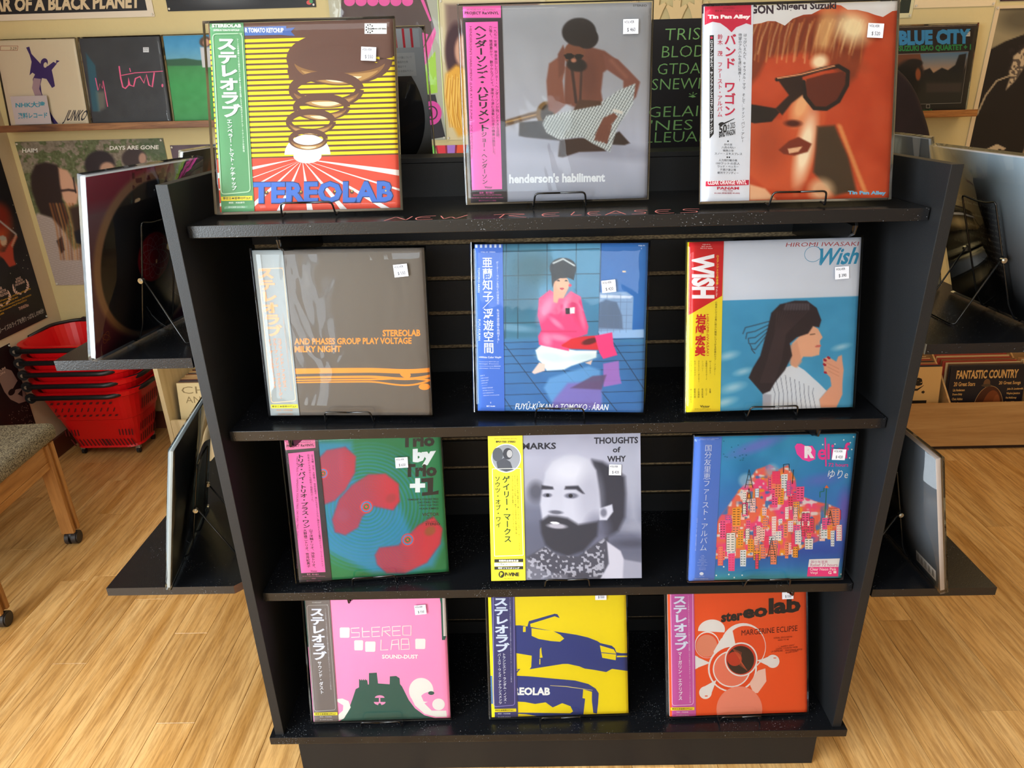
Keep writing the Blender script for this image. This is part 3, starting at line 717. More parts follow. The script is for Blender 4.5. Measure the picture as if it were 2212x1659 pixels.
A.lines(['バンドワゴン', '鈴木 茂ファースト・アルバム'], 500, 50, 708, 92, '#5c0c20', .01, 'c', .7); A.text('Tin Pan Alley', 444, 108, 768, 146, '#f4f0f0', .06, dy=3)
A.poly([(458, 262), (490, 260), (488, 1000), (456, 1038)], '#18161a'); A.ell(473, 280, 10, 10, '#c01c40', n=8)
A.vcol('ロスアンゼルス、サンフランシスコでレコーディング', 473, 296, 470, 1000, 22, '#e9e9ee', .02)
A.vcol('鈴木　茂　ファースト・アルバム', 538, 252, 534, 875, 40, '#bf1e44', .01); A.vcol('バンド　ワゴン', 615, 248, 608, 870, 92, '#bf1e44', .025)
A.vcol('はっぴいえんど、キャラメル・ママ そして…ティン・パン・アレー', 728, 245, 706, 1062, 27, '#37373d'); A.vcol('待望のアルバムを遂に発表!!', 690, 244, 684, 608, 27, '#37373d')
A.text('50', 528, 935, 588, 1000, '#1d1d22', .03, dy=12); A.text('th 2025', 592, 920, 650, 965, '#1d1d22', .01, dy=12); A.text('BAND WAGON', 528, 985, 650, 1030, '#1d1d22', .03, dy=26)
A.band([(540, 935), (645, 884)], [14, 4], '#1d1d22'); A.ell(545, 925, 22, 12, '#1d1d22', rot=-20)
A.ell(596, 1054, 6, 6, '#1d1d22', n=10); A.ell(590, 1174, 6, 6, '#1d1d22', n=10); A.ell(606, 1174, 6, 6, '#1d1d22', n=10)
A.lines(['砂の女', '八月の匂い', '微熱少年', 'スノー・エキスプレス'], 494, 1070, 702, 1162, '#2d2d33', .0, 'c', .75)
A.lines(['人力飛行機の夜', '100ワットの恋人', 'ウッド・ペッカー', '夕焼け波止場', '銀河ラプソディー'], 505, 1188, 685, 1306, '#2d2d33', .0, 'c', .75)
A.poly([(426, 1358), (754, 1340), (752, 1378), (424, 1396)], '#c01c40'); A.text('CLEAR ORANGE VINYL', 441, 1352, 736, 1384, '#f6eef0', .03, dy=10)
A.text('PANAM', 512, 1398, 678, 1418, '#c01c40', .03, dy=4); A.text('CRJ-1028', 555, 1420, 630, 1432, '#a01a38'); A.text('¥5,500 (税抜価格 ¥5,000)', 490, 1438, 684, 1454, '#a01a38', dy=4)
front(2, 'record with orange tinted face in dark sunglasses and a white and red strip', A, (0, .255, '#d3d6e0', .0), (.882, .15, 4, '$ 520'), 'orange tinted portrait record', fm=.002)

# 4 ---- brown cover with orange lettering, silver strip
A = Art([(90, 150), (1500, 150), (1560, 1490), (235, 1490)])
A.poly([(0, 0), (1, 0), (1, 1), (0, 1)], '#5c524a', raw=True)
O4 = '#ee8f2e'
A.text('STEREOLAB', 1162, 803, 1470, 857, O4, .035); A.text('AND PHASES GROUP PLAY VOLTAGE', 436, 866, 1398, 918, O4, .03); A.text('MILKY NIGHT', 438, 928, 822, 980, O4, .035)
def wavy(y0, w, k=1):
    P = []
    for i in range(40):
        t = i/39; x = 190+1360*t; y = y0+30*math.sin(t*3.1-.4)*(-.2)+(k*70*max(0, t-.62)*math.sin((t-.62)*9)); P.append((x, y))
    A.band(P, [w[0]+(w[1]-w[0])*i/39 for i in range(40)], O4)
wavy(1134, (46, 34), .6); wavy(1186, (14, 22), 1.2); wavy(1208, (9, 16), -.6); wavy(1226, (9, 14), 2.0)
A.ell(1345, 1160, 46, 28, O4, rot=20); A.ell(1500, 1262, 46, 26, O4)
A.on('obi', .0022)
rrect(A, [(145, 300), (350, 296), (446, 1370), (244, 1386)], 26, 6, '#e8c3a2')
A.vcol('ステレオラブ', 196, 290, 278, 850, 140, '#efa97a', .05)
A.vcol('コブラ・アンド・フェイゼス・', 312, 862, 362, 1296, 36, '#e8965c', .015); A.vcol('グループ・プレイ・ヴォルテージ・', 272, 862, 326, 1362, 34, '#e8965c', .015); A.vcol('イン・ザ・ミルキー・ナイト', 230, 866, 276, 1270, 34, '#e8965c', .015)
A.vcol(SIDE, 345, 660, 410, 1286, 12, '#dcae8c')
A.poly([(238, 1400), (462, 1399), (466, 1430), (242, 1431)], '#e3dc2c'); A.text('限定日本語帯付盤2LP', 250, 1408, 450, 1424, '#4c4a1c', .02); A.text('解説：対談掲載', 286, 1440, 418, 1452, '#c98a62'); A.text('D-UHF-D23R2', 300, 1472, 420, 1484, '#c98a62')
front(3, 'record with plain brown cover, orange lettering and a silvery strip with orange characters', A, (.004, .182, '#8b9294', .0), (.868, .125, -5, '$ 550'), 'brown record with orange lettering', film=FILM2, fm=.004)

# 5 ---- blue tiled room
A = Art([(180, 112), (1590, 105), (1530, 1480), (205, 1478)])
def f5(p):
    p.vgrad([(0, '#4f90b2'), (880, '#3f7fa6'), (930, '#2f6ea4'), (1480, '#2a66a8')])
    p.poly([(1208, 100), (1600, 100), (1545, 890), (1180, 890)], '#1763ad', 6); p.poly([(400, 100), (780, 100), (820, 250), (700, 400), (690, 880), (400, 890)], '#2e6c86', 30, .8)
    p.ell(640, 320, 150, 130, '#1f5664', soft=.8, op=.8); p.ell(560, 560, 110, 160, '#28617c', soft=.8, op=.7); p.mottle(.006, .05, 9); p.ell(480, 800, 190, 30, '#7fa6c4', rot=5, soft=.9, op=.6)
    for x in (430, 530, 765, 1003): p.stroke([(x+6, 105), (x-4, 890)], 5, '#173642', 5)
    p.stroke([(1208, 105), (1180, 880)], 7, '#15304a', 5)
    for y in (160, 362, 560, 752): p.stroke([(395, y+12), (1195, y-6)], 6, '#173642', 5)
    p.poly([(1193, 512), (1410, 505), (1465, 545), (1450, 830), (1180, 840)], '#7f9ec4', 8); p.poly([(1195, 530), (1460, 540), (1440, 560), (1200, 556)], '#c9d3e6', 8)
    p.poly([(1240, 570), (1330, 590), (1370, 700), (1375, 810), (1180, 800), (1190, 600)], '#50617c', 14, .8); p.poly([(1180, 830), (1545, 810), (1545, 880), (1190, 886)], '#8fb3dc', 8)
    for k in range(5): p.stroke([(1200+54*k, 520), (1200+50*k, 835)], 3, '#5f7598', 4, .7); p.stroke([(1185, 590+54*k), (1450, 590+54*k)], 3, '#5f7598', 4, .7)
    for y in (905, 960, 1015, 1080, 1150, 1240, 1330, 1420): p.stroke([(400, y+20), (1545, y-22)], 5, '#12344e', 5)
    for x0, x1 in ((400, 800), (890, 1200), (1300, 1530)): p.stroke([(x0, 920), (x1+120, 1470)] if x0 != 400 else [(405, 920), (820, 1470)], 6, '#12344e', 5)
    p.stroke([(400, 1350), (480, 1470)], 6, '#12344e', 5); p.stroke([(890, 1140), (1180, 1470)], 7, '#12344e', 5)
    p.poly([(735, 1290), (780, 1210), (960, 1150), (1100, 1110), (1190, 1140), (1200, 1400), (800, 1410)], '#5f9ad0', 24, .85); p.poly([(820, 1380), (930, 1250), (1200, 1230), (1200, 1460), (780, 1460)], '#7d62b0', 26, .8)
    p.poly([(1215, 1090), (1340, 1066), (1345, 1180), (1360, 1250), (1215, 1278)], '#a068b8', 10, .9); p.poly([(950, 1290), (1130, 1190), (1240, 1180), (1200, 1300)], '#5a4468', 14, .85)
    p.poly([(670, 985), (720, 940), (850, 960), (1000, 985), (1165, 985), (1160, 1040), (1080, 1070), (960, 1110), (900, 1140), (760, 1150), (720, 1090), (690, 1060)], '#dfe9ea', 12)
    p.ell(800, 1040, 110, 40, '#b6cdd2', rot=8, soft=.9, op=.6); p.ell(1040, 1040, 120, 30, '#b6cdd2', rot=-6, soft=.9, op=.6); p.poly([(640, 1165), (700, 1085), (748, 1095), (745, 1150), (660, 1178)], '#e6c6bc', 8); p.poly([(1070, 1085), (1130, 1060), (1115, 1100)], '#d9b9ad', 8)
    p.poly([(790, 490), (900, 560), (960, 500), (1040, 545), (1060, 650), (1100, 790), (1090, 850), (960, 900), (940, 990), (700, 940), (692, 870), (720, 820), (690, 700), (700, 560)], '#e0427e', 10)
    for (a, b, c, d, r) in ((760, 640, 40, 110, 30), (860, 880, 90, 26, 10), (1040, 700, 20, 90, -15), (930, 600, 26, 80, 20), (760, 900, 36, 50, -30), (840, 760, 60, 20, 40)): p.ell(a, b, c, d, '#f59abc', rot=r, soft=1.1, op=.7)
    p.ell(990, 640, 40, 120, '#b82a60', rot=-20, soft=1, op=.5); p.stroke([(720, 830), (1000, 830)], 12, '#b82a60', 14, .6)
    p.poly([(820, 420), (850, 410), (868, 540), (850, 600), (818, 590)], '#d9a283', 8); p.poly([(850, 430), (950, 430), (940, 480), (900, 560), (860, 560)], '#d9a585', 10); p.ell(893, 440, 52, 64, '#dfae90')
    p.ell(898, 310, 108, 84, '#16161a'); p.poly([(800, 330), (1000, 330), (985, 410), (930, 385), (880, 390), (830, 420), (810, 470)], '#16161a', 8); p.stroke([(820, 270), (900, 235), (990, 290)], 14, '#c9d0d0', 10)
    p.ell(861, 416, 12, 7, '#2a2020'); p.ell(924, 416, 12, 7, '#2a2020'); p.ell(889, 480, 18, 9, '#b83444'); p.ell(955, 452, 12, 12, '#e0305a')
    p.poly([(915, 640), (950, 638), (953, 686), (917, 690)], '#28222c', 4); p.poly([(952, 636), (992, 632), (990, 682), (953, 686)], '#e6e2e4', 4)
    p.poly([(882, 940), (960, 890), (1060, 868), (1180, 862), (1180, 980), (960, 972), (885, 952)], '#cc1f30', 8); p.ell(1110, 910, 66, 24, '#5c0f1c', rot=-15, soft=.4)
    p.poly([(1150, 865), (1290, 836), (1300, 940), (1330, 1020), (1215, 1052), (1185, 1000)], '#e8347a', 8); p.ell(1392, 340, 16, 8, '#e0c39a')
A.soft(f5, 220)
A.lines(['WQJL-191', 'W'], 1508, 122, 1560, 168, '#cfe0f4', .02, 'c', .6)
A.text('FUYŪ-KŪKAN ⋄ TOMOKO : ÁRAN', 502, 1402, 1246, 1466, '#eef4fa', .008, slant=.2)
A.on('obi', .0022)
for k in range(6): A.rect(182+k*39, 113, 200+k*39, 140, '#dfe9f6')
A.lines(['WQJL-191  STEREO'], 226, 172, 346, 190, '#d5e3f6', .01)
A.vcol('亜蘭知子', 280, 215, 286, 588, 88, '#eef3fa', .01); A.band([(244, 642), (330, 552)], 4, '#eef3fa'); A.vcol('浮遊空間', 288, 640, 292, 1012, 88, '#eef3fa', .01)
A.vcol('ボーダー・ラインを引くのはあなた', 362, 252, 368, 610, 22, '#e6eefa'); A.vcol('私は浮遊空間を飛翔する！', 368, 645, 370, 930, 22, '#e6eefa')
A.text('TOMOKO ARAN', 202, 306, 220, 510, '#dce8f8', rot=90); A.text('FUYU-KUKAN', 206, 732, 224, 905, '#dce8f8', rot=90)
A.text('<White Color Vinyl>', 212, 1034, 394, 1054, '#e6eefa', .02); A.lines(['Produced by 長戸大幸 and', '         Image Forum', 'Sound Produced by 織田哲郎', '        (Image Forum)'], 216, 1074, 388, 1146, '#dce8f8', .0, 'l', .5)
for k in range(9): A.text(['SIDE A', '1.BODY TO BODY', '2.LONELY NIGHT', "3.I'M IN LOVE", '4.ハーバーライト', '5.MIDNIGHT PRETENDERS', '1.乗り遅れたスカイカー', "3.LET'S RENDEZVOUS", '4.BABY,DON\'T YOU CRY ANYMORE'][k], 222+k*3, 1190+k*20, (258, 290, 290, 280, 280, 324, 336, 330, 376)[k], 1198+k*20, '#dce8f8', dy=6)
A.lines(['W', '定価 ¥4,400'], 272, 1404, 342, 1460, '#e6eefa', .03, 'c', .5)
front(4, 'record with blue tiled room cover, person in pink satin jacket and a blue strip', A, (0, .162, '#1560c4', .0), (.782, .245, -6, '$ 420'), 'blue tiled room record', fm=.009)

# 6 ---- white and sky blue cover, red and yellow strip
A = Art([(185, 155), (1583, 112), (1515, 1505), (163, 1540)])
def f6(p):
    p.fill('#cfd6e6'); p.mottle(.004, .02, 2); p.poly([(100, 640), (1600, 592), (1600, 1600), (100, 1600)], '#4197c4', 6)
    m = np.clip((p.Y-640)/40, 0, 1); p.mottle(.006, .06, 4, m)
    for a, b, c, d in ((500, 1080, 70, 26), (620, 1210, 60, 22), (540, 1340, 80, 30), (1420, 1010, 60, 20), (470, 1460, 80, 26)): p.ell(a, b, c, d, '#bcd9e6', rot=-15, soft=1.4, op=.7)
    for k in range(5): p.stroke([(830-6*k, 800+k*30), (720, 830+k*50), (640+12*k, 850+k*44), (620+24*k, 900+40*k)], 7, '#2f2a33', 8, .8)
    p.poly([(1240, 1440), (1300, 1370), (1340, 1330), (1330, 1260), (1280, 1210), (1275, 1150), (1270, 1110), (1310, 1090), (1380, 1130), (1395, 1090), (1425, 1075), (1430, 1130), (1440, 1200), (1430, 1300), (1430, 1400), (1380, 1510), (1250, 1510)], '#dc9f84', 9)
    for a, b in ((1288, 1118), (1318, 1098), (1284, 1155), (1290, 1220)): p.ell(a, b, 16, 10, '#a3203c', rot=30)
    for k in range(3): p.stroke([(1300+10*k, 1140+34*k), (1400, 1190+30*k)], 5, '#b87c66', 8, .6)
    p.poly([(780, 1400), (860, 1300), (960, 1180), (1040, 1150), (1120, 1200), (1240, 1310), (1300, 1370), (1240, 1440), (1255, 1540), (780, 1545)], '#d4dae6', 8)
    for k in range(10): p.stroke([(850+38*k, 1240+abs(k-3)*18), (880+34*k, 1390), (870+38*k, 1520)], 4, '#3b4560', 5, .8)
    p.poly([(780, 1390), (850, 1400), (845, 1530), (775, 1530)], '#8d8a9a', 14, .6)
    p.poly([(1020, 980), (1060, 940), (1180, 830), (1230, 860), (1268, 930), (1245, 960), (1250, 1000), (1240, 1075), (1180, 1090), (1110, 1090), (1080, 1130), (1050, 1180), (1010, 1160)], '#e2aa8c', 9)
    p.stroke([(1165, 908), (1205, 904)], 6, '#33241f', 4); p.ell(1232, 1003, 26, 10, '#c96a62', rot=-10); p.poly([(1000, 1000), (1060, 960), (1100, 1130), (1060, 1180), (1000, 1150)], '#d39a7e', 14, .8)
    p.poly([(850, 730), (920, 660), (1040, 630), (1140, 630), (1220, 690), (1258, 790), (1240, 850), (1190, 840), (1150, 900), (1060, 930), (1000, 980), (1020, 1080), (960, 1200), (880, 1300), (840, 1370), (780, 1395), (700, 1300), (665, 1260), (700, 1180), (760, 1080), (820, 860)], '#2b222a', 10)
    for k in range(12): p.stroke([(900+22*k, 720), (880+8*k, 900), (820+10*k, 1120), (760+10*k, 1300)], 5, '#5a4348', 10, .45)
    for k in range(9): p.stroke([(960+24*k, 700), (975+22*k, 660)], 12, '#b2aebb', 22, .35)
A.soft(f6, 220)
A.text('HIROMI IWASAKI', 968, 158, 1556, 192, '#b0434a', .0, slant=.25, dy=10); A.text('Wish', 1200, 205, 1540, 345, '#2f8fba', .025, slant=.35, dy=14)
A.ring(1190, 250, 70, 62, 4, '#2f8fba', 60, 330, rot=-20); A.band([(1230, 190), (1262, 230), (1240, 340)], [4, 16, 4], '#2f8fba')
A.on('obi', .0022)
A.poly([(186, 156), (466, 146), (450, 590), (176, 750)], '#c4161f')
A.lines(['HJS-012', '定価 ¥4,400', '税抜価格 ¥4,000'], 276, 170, 374, 216, '#f4d8d8', .02, 'c', .62)
A.text('WISH', 205, 252, 390, 612, '#eef0f8', .05, rot=90)
A.vcol('ロスアンジェルス録音盤', 415, 258, 410, 498, 20, '#ecd43c', .01); A.vcol('"ヴィアンド"', 408, 500, 404, 606, 20, '#f4ece8', .01)
A.vcol('岩崎宏美', 280, 738, 270, 1082, 84, '#c4161f', .04); A.text('HIROMI-IWASAKI', 322, 740, 342, 1078, '#c4161f', rot=90)
A.vcol('心地良いロスの風に吹かれ無限にひろがる宏美のラブ・ソング!!', 402, 632, 388, 1240, 19, '#4c3b10')
for k, t in enumerate(['ハーフ・ムーン', 'キス・アゲイン', 'ストリート・ダンサー', 'シンパシー', '五線紙のカウボーイ', 'WISHES']): A.vcol(t, 197+k*31, 1116, 197+k*31, 1116+len(t)*18, 15, '#6b5a14')
for k, t in enumerate(['WISHES', '最後の旅', '夕凪海岸', '処女航海', 'ローズ', '女優']): A.vcol(t, 195+k*31, 1344, 195+k*31, 1344+len(t)*20, 15, '#6b5a14')
A.text('Victor', 268, 1482, 348, 1502, '#2f2a10', .02); A.text('ビクターエンタテインメント', 226, 1508, 354, 1518, '#2f2a10')
front(5, 'record with white and sky blue cover of a woman in profile, red and yellow strip', A, (0, .2, '#e6d016', .0), (.89, .2, -3, '$ 390'), 'white and sky blue profile record', fm=.004, film=FILM0)

# 7 ---- green cover with rippling red and blue shapes
A = Art([(147, 97), (1620, 75), (1700, 1375), (300, 1475)])
def f7(p):
    p.fill('#17794a'); p.mottle(.004, .05, 6)
    X, Y = p.X, p.Y
    big = p.mask_poly([(440, 130), (800, 150), (820, 500), (1060, 700), (1250, 760), (1350, 1000), (1600, 1000), (1640, 1120), (1560, 1330), (1300, 1400), (1000, 1390), (540, 1160), (440, 900)], 60)
    p.mix(big*.8, '#2388bd'); d = np.hypot((X-940)*.95, Y-770); rp = .5+.5*np.sin(d*.19)
    p.mix(np.clip(1-d/620, 0, 1)**.4*rp*.75*(X > 560), '#1f7fc4'); p.mix(np.clip(1-d/500, 0, 1)*(1-rp)*.55, '#17794a')
    for pts, cx, cy in (([(480, 300), (560, 220), (740, 195), (840, 290), (830, 440), (740, 600), (640, 700), (500, 750), (470, 560)], 740, 380),
                        ([(800, 560), (960, 462), (1120, 462), (1240, 560), (1250, 720), (1190, 800), (1000, 760), (900, 860), (860, 960), (740, 1030), (640, 1000), (612, 880), (680, 690)], 1010, 560),
                        ([(1020, 1220), (1060, 1150), (1240, 1130), (1420, 950), (1560, 870), (1640, 980), (1620, 1120), (1500, 1290), (1300, 1390), (1130, 1390), (1040, 1310)], 1330, 1080)):
        m = p.mask_poly(pts, 26); p.mix(m*.9, '#b8344c'); dd = np.hypot(X-cx, Y-cy); p.mix(m*np.clip(np.sin(dd*.3), 0, 1)*.5, '#7c4a6a')
        p.mix(m*np.clip((X-cx)/400+.2, 0, .6), '#d62a3a')
    for cx, cy, r, c in ((940, 765, 60, '#e03a3c'), (525, 440, 50, '#e03a3c'), (1325, 1080, 58, '#e03a3c')):
        for k, q in enumerate((1, .82, .62, .42, .2)): p.ell(cx, cy, r*q*1.05, r*q, ['#e03a3c', '#1f8fd0', '#e03a3c', '#17794a', '#e03a3c'][k], rot=-40, soft=.15)
    p.ell(1170, 690, 50, 40, '#a03a44', rot=-30, soft=.6, op=.8); p.ell(1530, 1000, 52, 40, '#8a5a34', rot=-30, soft=.6, op=.8); p.ell(720, 840, 60, 60, '#a04a68', soft=.8, op=.7)
A.soft(f7, 230)
K7 = '#23201e'
A.text('Trio', 1262, 108, 1572, 224, K7, .05, dy=2); A.text('by', 1372, 240, 1584, 400, '#e4eaf2', .07, dy=12); A.text('Trio', 1285, 378, 1592, 500, K7, .05, dy=2)
A.rect(1345, 560, 1485, 600, '#e4eaf2'); A.rect(1394, 510, 1438, 642, '#e4eaf2'); A.poly([(1448, 515), (1560, 508), (1556, 640), (1608, 628), (1606, 664), (1456, 676), (1456, 644), (1508, 640), (1506, 548), (1450, 552)], K7)
A.lines(['YAMASHITA YOSUKE TRIO', 'OKI ITARU TRIO', 'ONO YUJI TRIO', '+KASAI KIMIKO'], 1322, 698, 1606, 812, K7, .02, 'r', .62); A.text('VICTOR', 1458, 832, 1612, 862, '#3c2a24', .02)
A.lines(['WORLD', 'GROUP'], 1490, 870, 1560, 896, '#3c2a24'); A.text('NJS-90017', 1490, 908, 1605, 920, '#3c2a24'); A.text('STEREO', 1488, 924, 1618, 948, '#3c2a24', .02)
A.on('obi', .0022)
A.poly([(0, .09), (.211, .09), (.211, 1), (0, 1)], '#2c2830', raw=True); A.poly([(140, 95), (450, 95), (455, 190), (150, 202)], '#ea78a8'); A.poly([(186, 234), (438, 220), (550, 1374), (314, 1384)], '#e268ac')
A.text('PROJECT Re:VINYL', 172, 150, 442, 182, '#4a2038', .03); A.text('HMV RECORD SHOP · DEEP JAZZ REALITY', 180, 126, 415, 142, '#5c2a48')
A.vcol('トリオ・バイ・トリオ・プラス・ワン', 306, 246, 366, 955, 74, '#2b1a28', .03); A.vcol('山下洋輔トリオ、沖至トリオ、', 406, 960, 440, 1350, 38, '#2b1a28', .01); A.vcol('大野雄二トリオ、笠井紀美子', 350, 962, 388, 1332, 36, '#2b1a28', .01)
A.text('TRIO BY TRIO +1 / YAMASHITA YOSUKE TRIO, OKI ITARU TRIO, OHNO YUJI TRIO, KASAI KIMIKO', 262, 262, 286, 1340, '#4a2440', rot=90)
A.vcol('山下洋輔、沖至、大野雄二、笠井紀美子、誰にも劣ることのない顔合わせによる驚愕のジャズ・ワークショップ。', 420, 246, 524, 1344, 23, '#43223a'); A.vcol('日本のジャズはかくも鋭利で独創的だった。', 384, 248, 428, 718, 23, '#43223a')
A.text('Victor', 405, 1356, 470, 1372, '#43223a', .01); A.text('監修：尾川雄介', 370, 1388, 486, 1402, '#d88ab4'); A.lines(['NJS-90017 定価 ¥4,620 (税抜価格 ¥4,200)', 'STEREO', '発売元 ビクターエンタテインメント株式会社'], 326, 1408, 548, 1474, '#b06a94', 0, 'c', .5)
front(6, 'record with green cover of rippling red and blue rings and a pink and black strip', A, (0, .212, '#2c2830', .0), (.738, .2, 0, '$ 650'), 'green record with rippling rings', film=FILM2, fm=.009)

# 8 ---- black and white portrait, yellow strip
A = Art([(149, 58), (1585, 30), (1600, 1435), (185, 1458)])
def f8(p):
    p.vgrad([(0, '#8f90a4'), (300, '#9a9bae'), (560, '#868798'), (800, '#55586c'), (1200, '#4c4e60'), (1460, '#5a5c6c')]); p.mottle(.004, .06, 3)
    p.poly([(1250, 60), (1600, 60), (1600, 1000), (1450, 900), (1400, 500)], '#9093a4', 160, .7); p.ell(1450, 960, 190, 50, '#8a8c9c', soft=1.2, op=.5); p.ell(1500, 1110, 180, 40, '#2f303e', soft=1.2, op=.6)
    p.poly([(1130, 320), (1230, 340), (1330, 400), (1440, 480), (1450, 640), (1440, 860), (1380, 990), (1280, 1050), (1150, 1000), (1140, 560)], '#2a2a35', 44)
    p.ell(600, 620, 70, 90, '#3a3b48', soft=.9, op=.8)
    p.poly([(660, 600), (690, 440), (760, 340), (870, 285), (990, 280), (1100, 320), (1170, 420), (1200, 620), (1220, 850), (1150, 960), (900, 1100), (740, 1050), (660, 880), (640, 740)], '#a3a4b4', 24)
    p.ell(920, 420, 170, 110, '#bcbdca', soft=1, op=.7); p.ell(1110, 700, 110, 260, '#8c8d9e', soft=1, op=.7); p.ell(1180, 1000, 110, 150, '#55566a', soft=1, op=.8)
    p.poly([(655, 560), (760, 575), (770, 600), (650, 600)], '#2c2c37', 16); p.poly([(880, 570), (1000, 565), (1060, 640), (1040, 640), (980, 600), (870, 600)], '#2c2c37', 18)
    p.ell(710, 655, 46, 20, '#5b5c6c', soft=.5); p.ell(712, 655, 16, 15, '#1a1a22', soft=.3); p.ell(935, 660, 62, 26, '#5b5c6c', soft=.5); p.ell(928, 660, 20, 18, '#1a1a22', soft=.3)
    p.poly([(770, 600), (850, 600), (860, 780), (800, 830), (700, 810), (720, 770)], '#9fa0b0', 34, .8); p.ell(790, 815, 62, 18, '#50515f', rot=4, soft=.7)
    p.poly([(640, 900), (720, 845), (800, 850), (900, 870), (1000, 930), (1190, 900), (1180, 1040), (1050, 1180), (900, 1230), (760, 1180), (690, 1120), (650, 1010)], '#2a2a34', 34)
    p.ell(800, 945, 90, 24, '#8f8d9a', rot=4, soft=.6); p.ell(780, 915, 42, 10, '#e0e0e8', rot=6, soft=.5)
    p.poly([(1200, 780), (1320, 740), (1330, 810), (1270, 890), (1200, 890)], '#a5a6b6', 14); p.ell(1240, 820, 30, 40, '#5f6070', soft=.7)
    p.poly([(500, 1240), (560, 1210), (680, 1140), (820, 1220), (1000, 1230), (1180, 1100), (1280, 1040), (1300, 1200), (1250, 1460), (500, 1460)], '#3c3c48', 20)
    p.mix(p.mask_poly([(520, 1260), (690, 1140), (820, 1230), (1000, 1230), (1250, 1060), (1240, 1420), (520, 1440)], 20)*(vnoise(p.X, p.Y, .05, 8) > .62)*.7, '#a6a6b4')
    p.poly([(1270, 1090), (1400, 1180), (1440, 1280), (1430, 1440), (1210, 1440), (1290, 1300)], '#a09fae', 16); p.poly([(1430, 1260), (1600, 1290), (1600, 1440), (1420, 1440)], '#7e7f90', 20)
    p.poly([(500, 1240), (560, 1270), (700, 1380), (900, 1400), (900, 1460), (500, 1460)], '#8f90a0', 20, .35)
A.soft(f8, 220)
T8 = '#24222c'
A.text('GARY MARKS', 170, 166, 790, 228, T8, .03, dy=8); A.text('THOUGHTS', 1148, 110, 1564, 172, T8, .03, dy=6); A.text('of', 1325, 198, 1398, 252, T8, .025); A.text('WHY', 1272, 286, 1450, 342, T8, .03, dy=4)
A.on('obi', .0022)
A.ell(320, 304, 140, 136, '#eef0e4'); A.ell(320, 304, 132, 128, '#8b8f98'); A.ell(240, 270, 50, 66, '#50545c'); A.ell(335, 262, 46, 54, '#3a3c44'); A.ell(352, 262, 26, 36, '#a8a8ac'); A.poly([(228, 340), (300, 300), (360, 340), (384, 410), (320, 432), (240, 400)], '#484b54')
A.text('ゲイリー・マークス/ソウツ・オブ・ワイ', 210, 116, 420, 126, '#4a4a20'); A.text('●PLP-7503  STEREO', 222, 140, 408, 158, '#3c3c1c', .03)
rrect(A, [(190, 404), (455, 400), (482, 1216), (212, 1226)], 6, 5, '#f2f4d8')
A.vcol('ゲイリー・マークス', 318, 468, 336, 1098, 74, '#24421f', .02); A.vcol('ソウツ・オブ・ワイ', 238, 470, 248, 958, 52, '#24421f', .015)
A.vcol('50年のキャリアを持つ孤高なまでに美しいフォーキー・ジャズ・シンガー・ソングライター、', 424, 466, 446, 1204, 17, '#5a6420'); A.vcol('ゲイリー・マークスの残してきた数多くの作品の中でも特に評価の高い、', 400, 466, 416, 1054, 17, '#5a6420'); A.vcol('2ndアルバムに続く70年代最後のリリースとなった3rdアルバム！', 376, 466, 390, 1004, 17, '#5a6420')
A.poly([(210, 1254), (480, 1250), (480, 1280), (210, 1284)], '#2a2a24'); A.text('初回完全限定生産', 252, 1258, 436, 1278, '#f0f0ea', .02); A.poly([(210, 1288), (480, 1284), (480, 1316), (210, 1320)], '#eceee8'); A.text('世界初LPリイシュー', 240, 1292, 452, 1312, '#3a3a34', .01)
A.poly([(210, 1324), (480, 1320), (480, 1348), (210, 1352)], '#2a2a24'); A.text('最新リマスタリング', 244, 1328, 446, 1346, '#f0f0ea', .02)
A.ell(276, 1396, 27, 32, '#2a2a1c'); A.text('P', 264, 1378, 288, 1414, '#f0e030', .05); A.text('P-VINE', 308, 1378, 442, 1414, '#2a2a1c', .05); A.text('発売元 株式会社Pヴァイン', 298, 1430, 434, 1440, '#4a4a20')
front(7, 'record with black and white portrait of a bearded balding man and a yellow strip', A, (0, .226, '#dccb22', .0), (.83, .268, 2, '$ 420'), 'black and white portrait record', sleeve=False)

# 9 ---- turquoise cover with a painted town
A = Art([(205, 180), (1662, 143), (1525, 1440), (165, 1460)])
def f9(p):
    p.vgrad([(0, '#2f93b4'), (500, '#2f86c0'), (900, '#3a72c4'), (1200, '#3358b4'), (1330, '#2f74bc'), (1460, '#2fa0b4')]); p.mottle(.004, .10, 5); p.ell(760, 260, 220, 46, '#6f72c8', rot=-20, soft=1.2, op=.8); p.ell(1350, 560, 160, 50, '#6a6ec8', rot=-10, soft=1.2, op=.6); p.ell(1560, 820, 60, 150, '#7a5cc0', soft=1.1, op=.7)
    town = [(380, 1000), (430, 900), (520, 780), (600, 660), (680, 580), (760, 470), (880, 430), (960, 470), (1040, 430), (1110, 560), (1120, 700), (1240, 740), (1300, 760), (1400, 780), (1500, 820), (1520, 900), (1480, 1010), (1380, 1080), (1200, 1160), (1060, 1230), (880, 1250), (640, 1262), (380, 1270)]
    m = p.mask_poly(town, 14); p.mix(m, '#e8705a'); p.mix(m*np.clip((vnoise(p.X, p.Y, .011, 3)-.42)*4, 0, 1), '#ea4a86'); p.mix(m*np.clip((vnoise(p.X, p.Y, .018, 14)-.66)*6, 0, 1), '#e89a30'); p.mix(m*np.clip((vnoise(p.X, p.Y, .03, 24)-.72)*8, 0, 1)*.9, '#dfe6e6'); p.mix(m*np.clip((vnoise(p.X, p.Y, .022, 34)-.76)*8, 0, 1)*.9, '#3a76b8')
    p.ell(660, 570, 60, 60, '#9fc0d8', soft=.6, op=.7); p.ell(900, 480, 60, 60, '#8fb8d8', soft=.6, op=.6)
A.soft(f9, 200)
rn = random.Random(11)
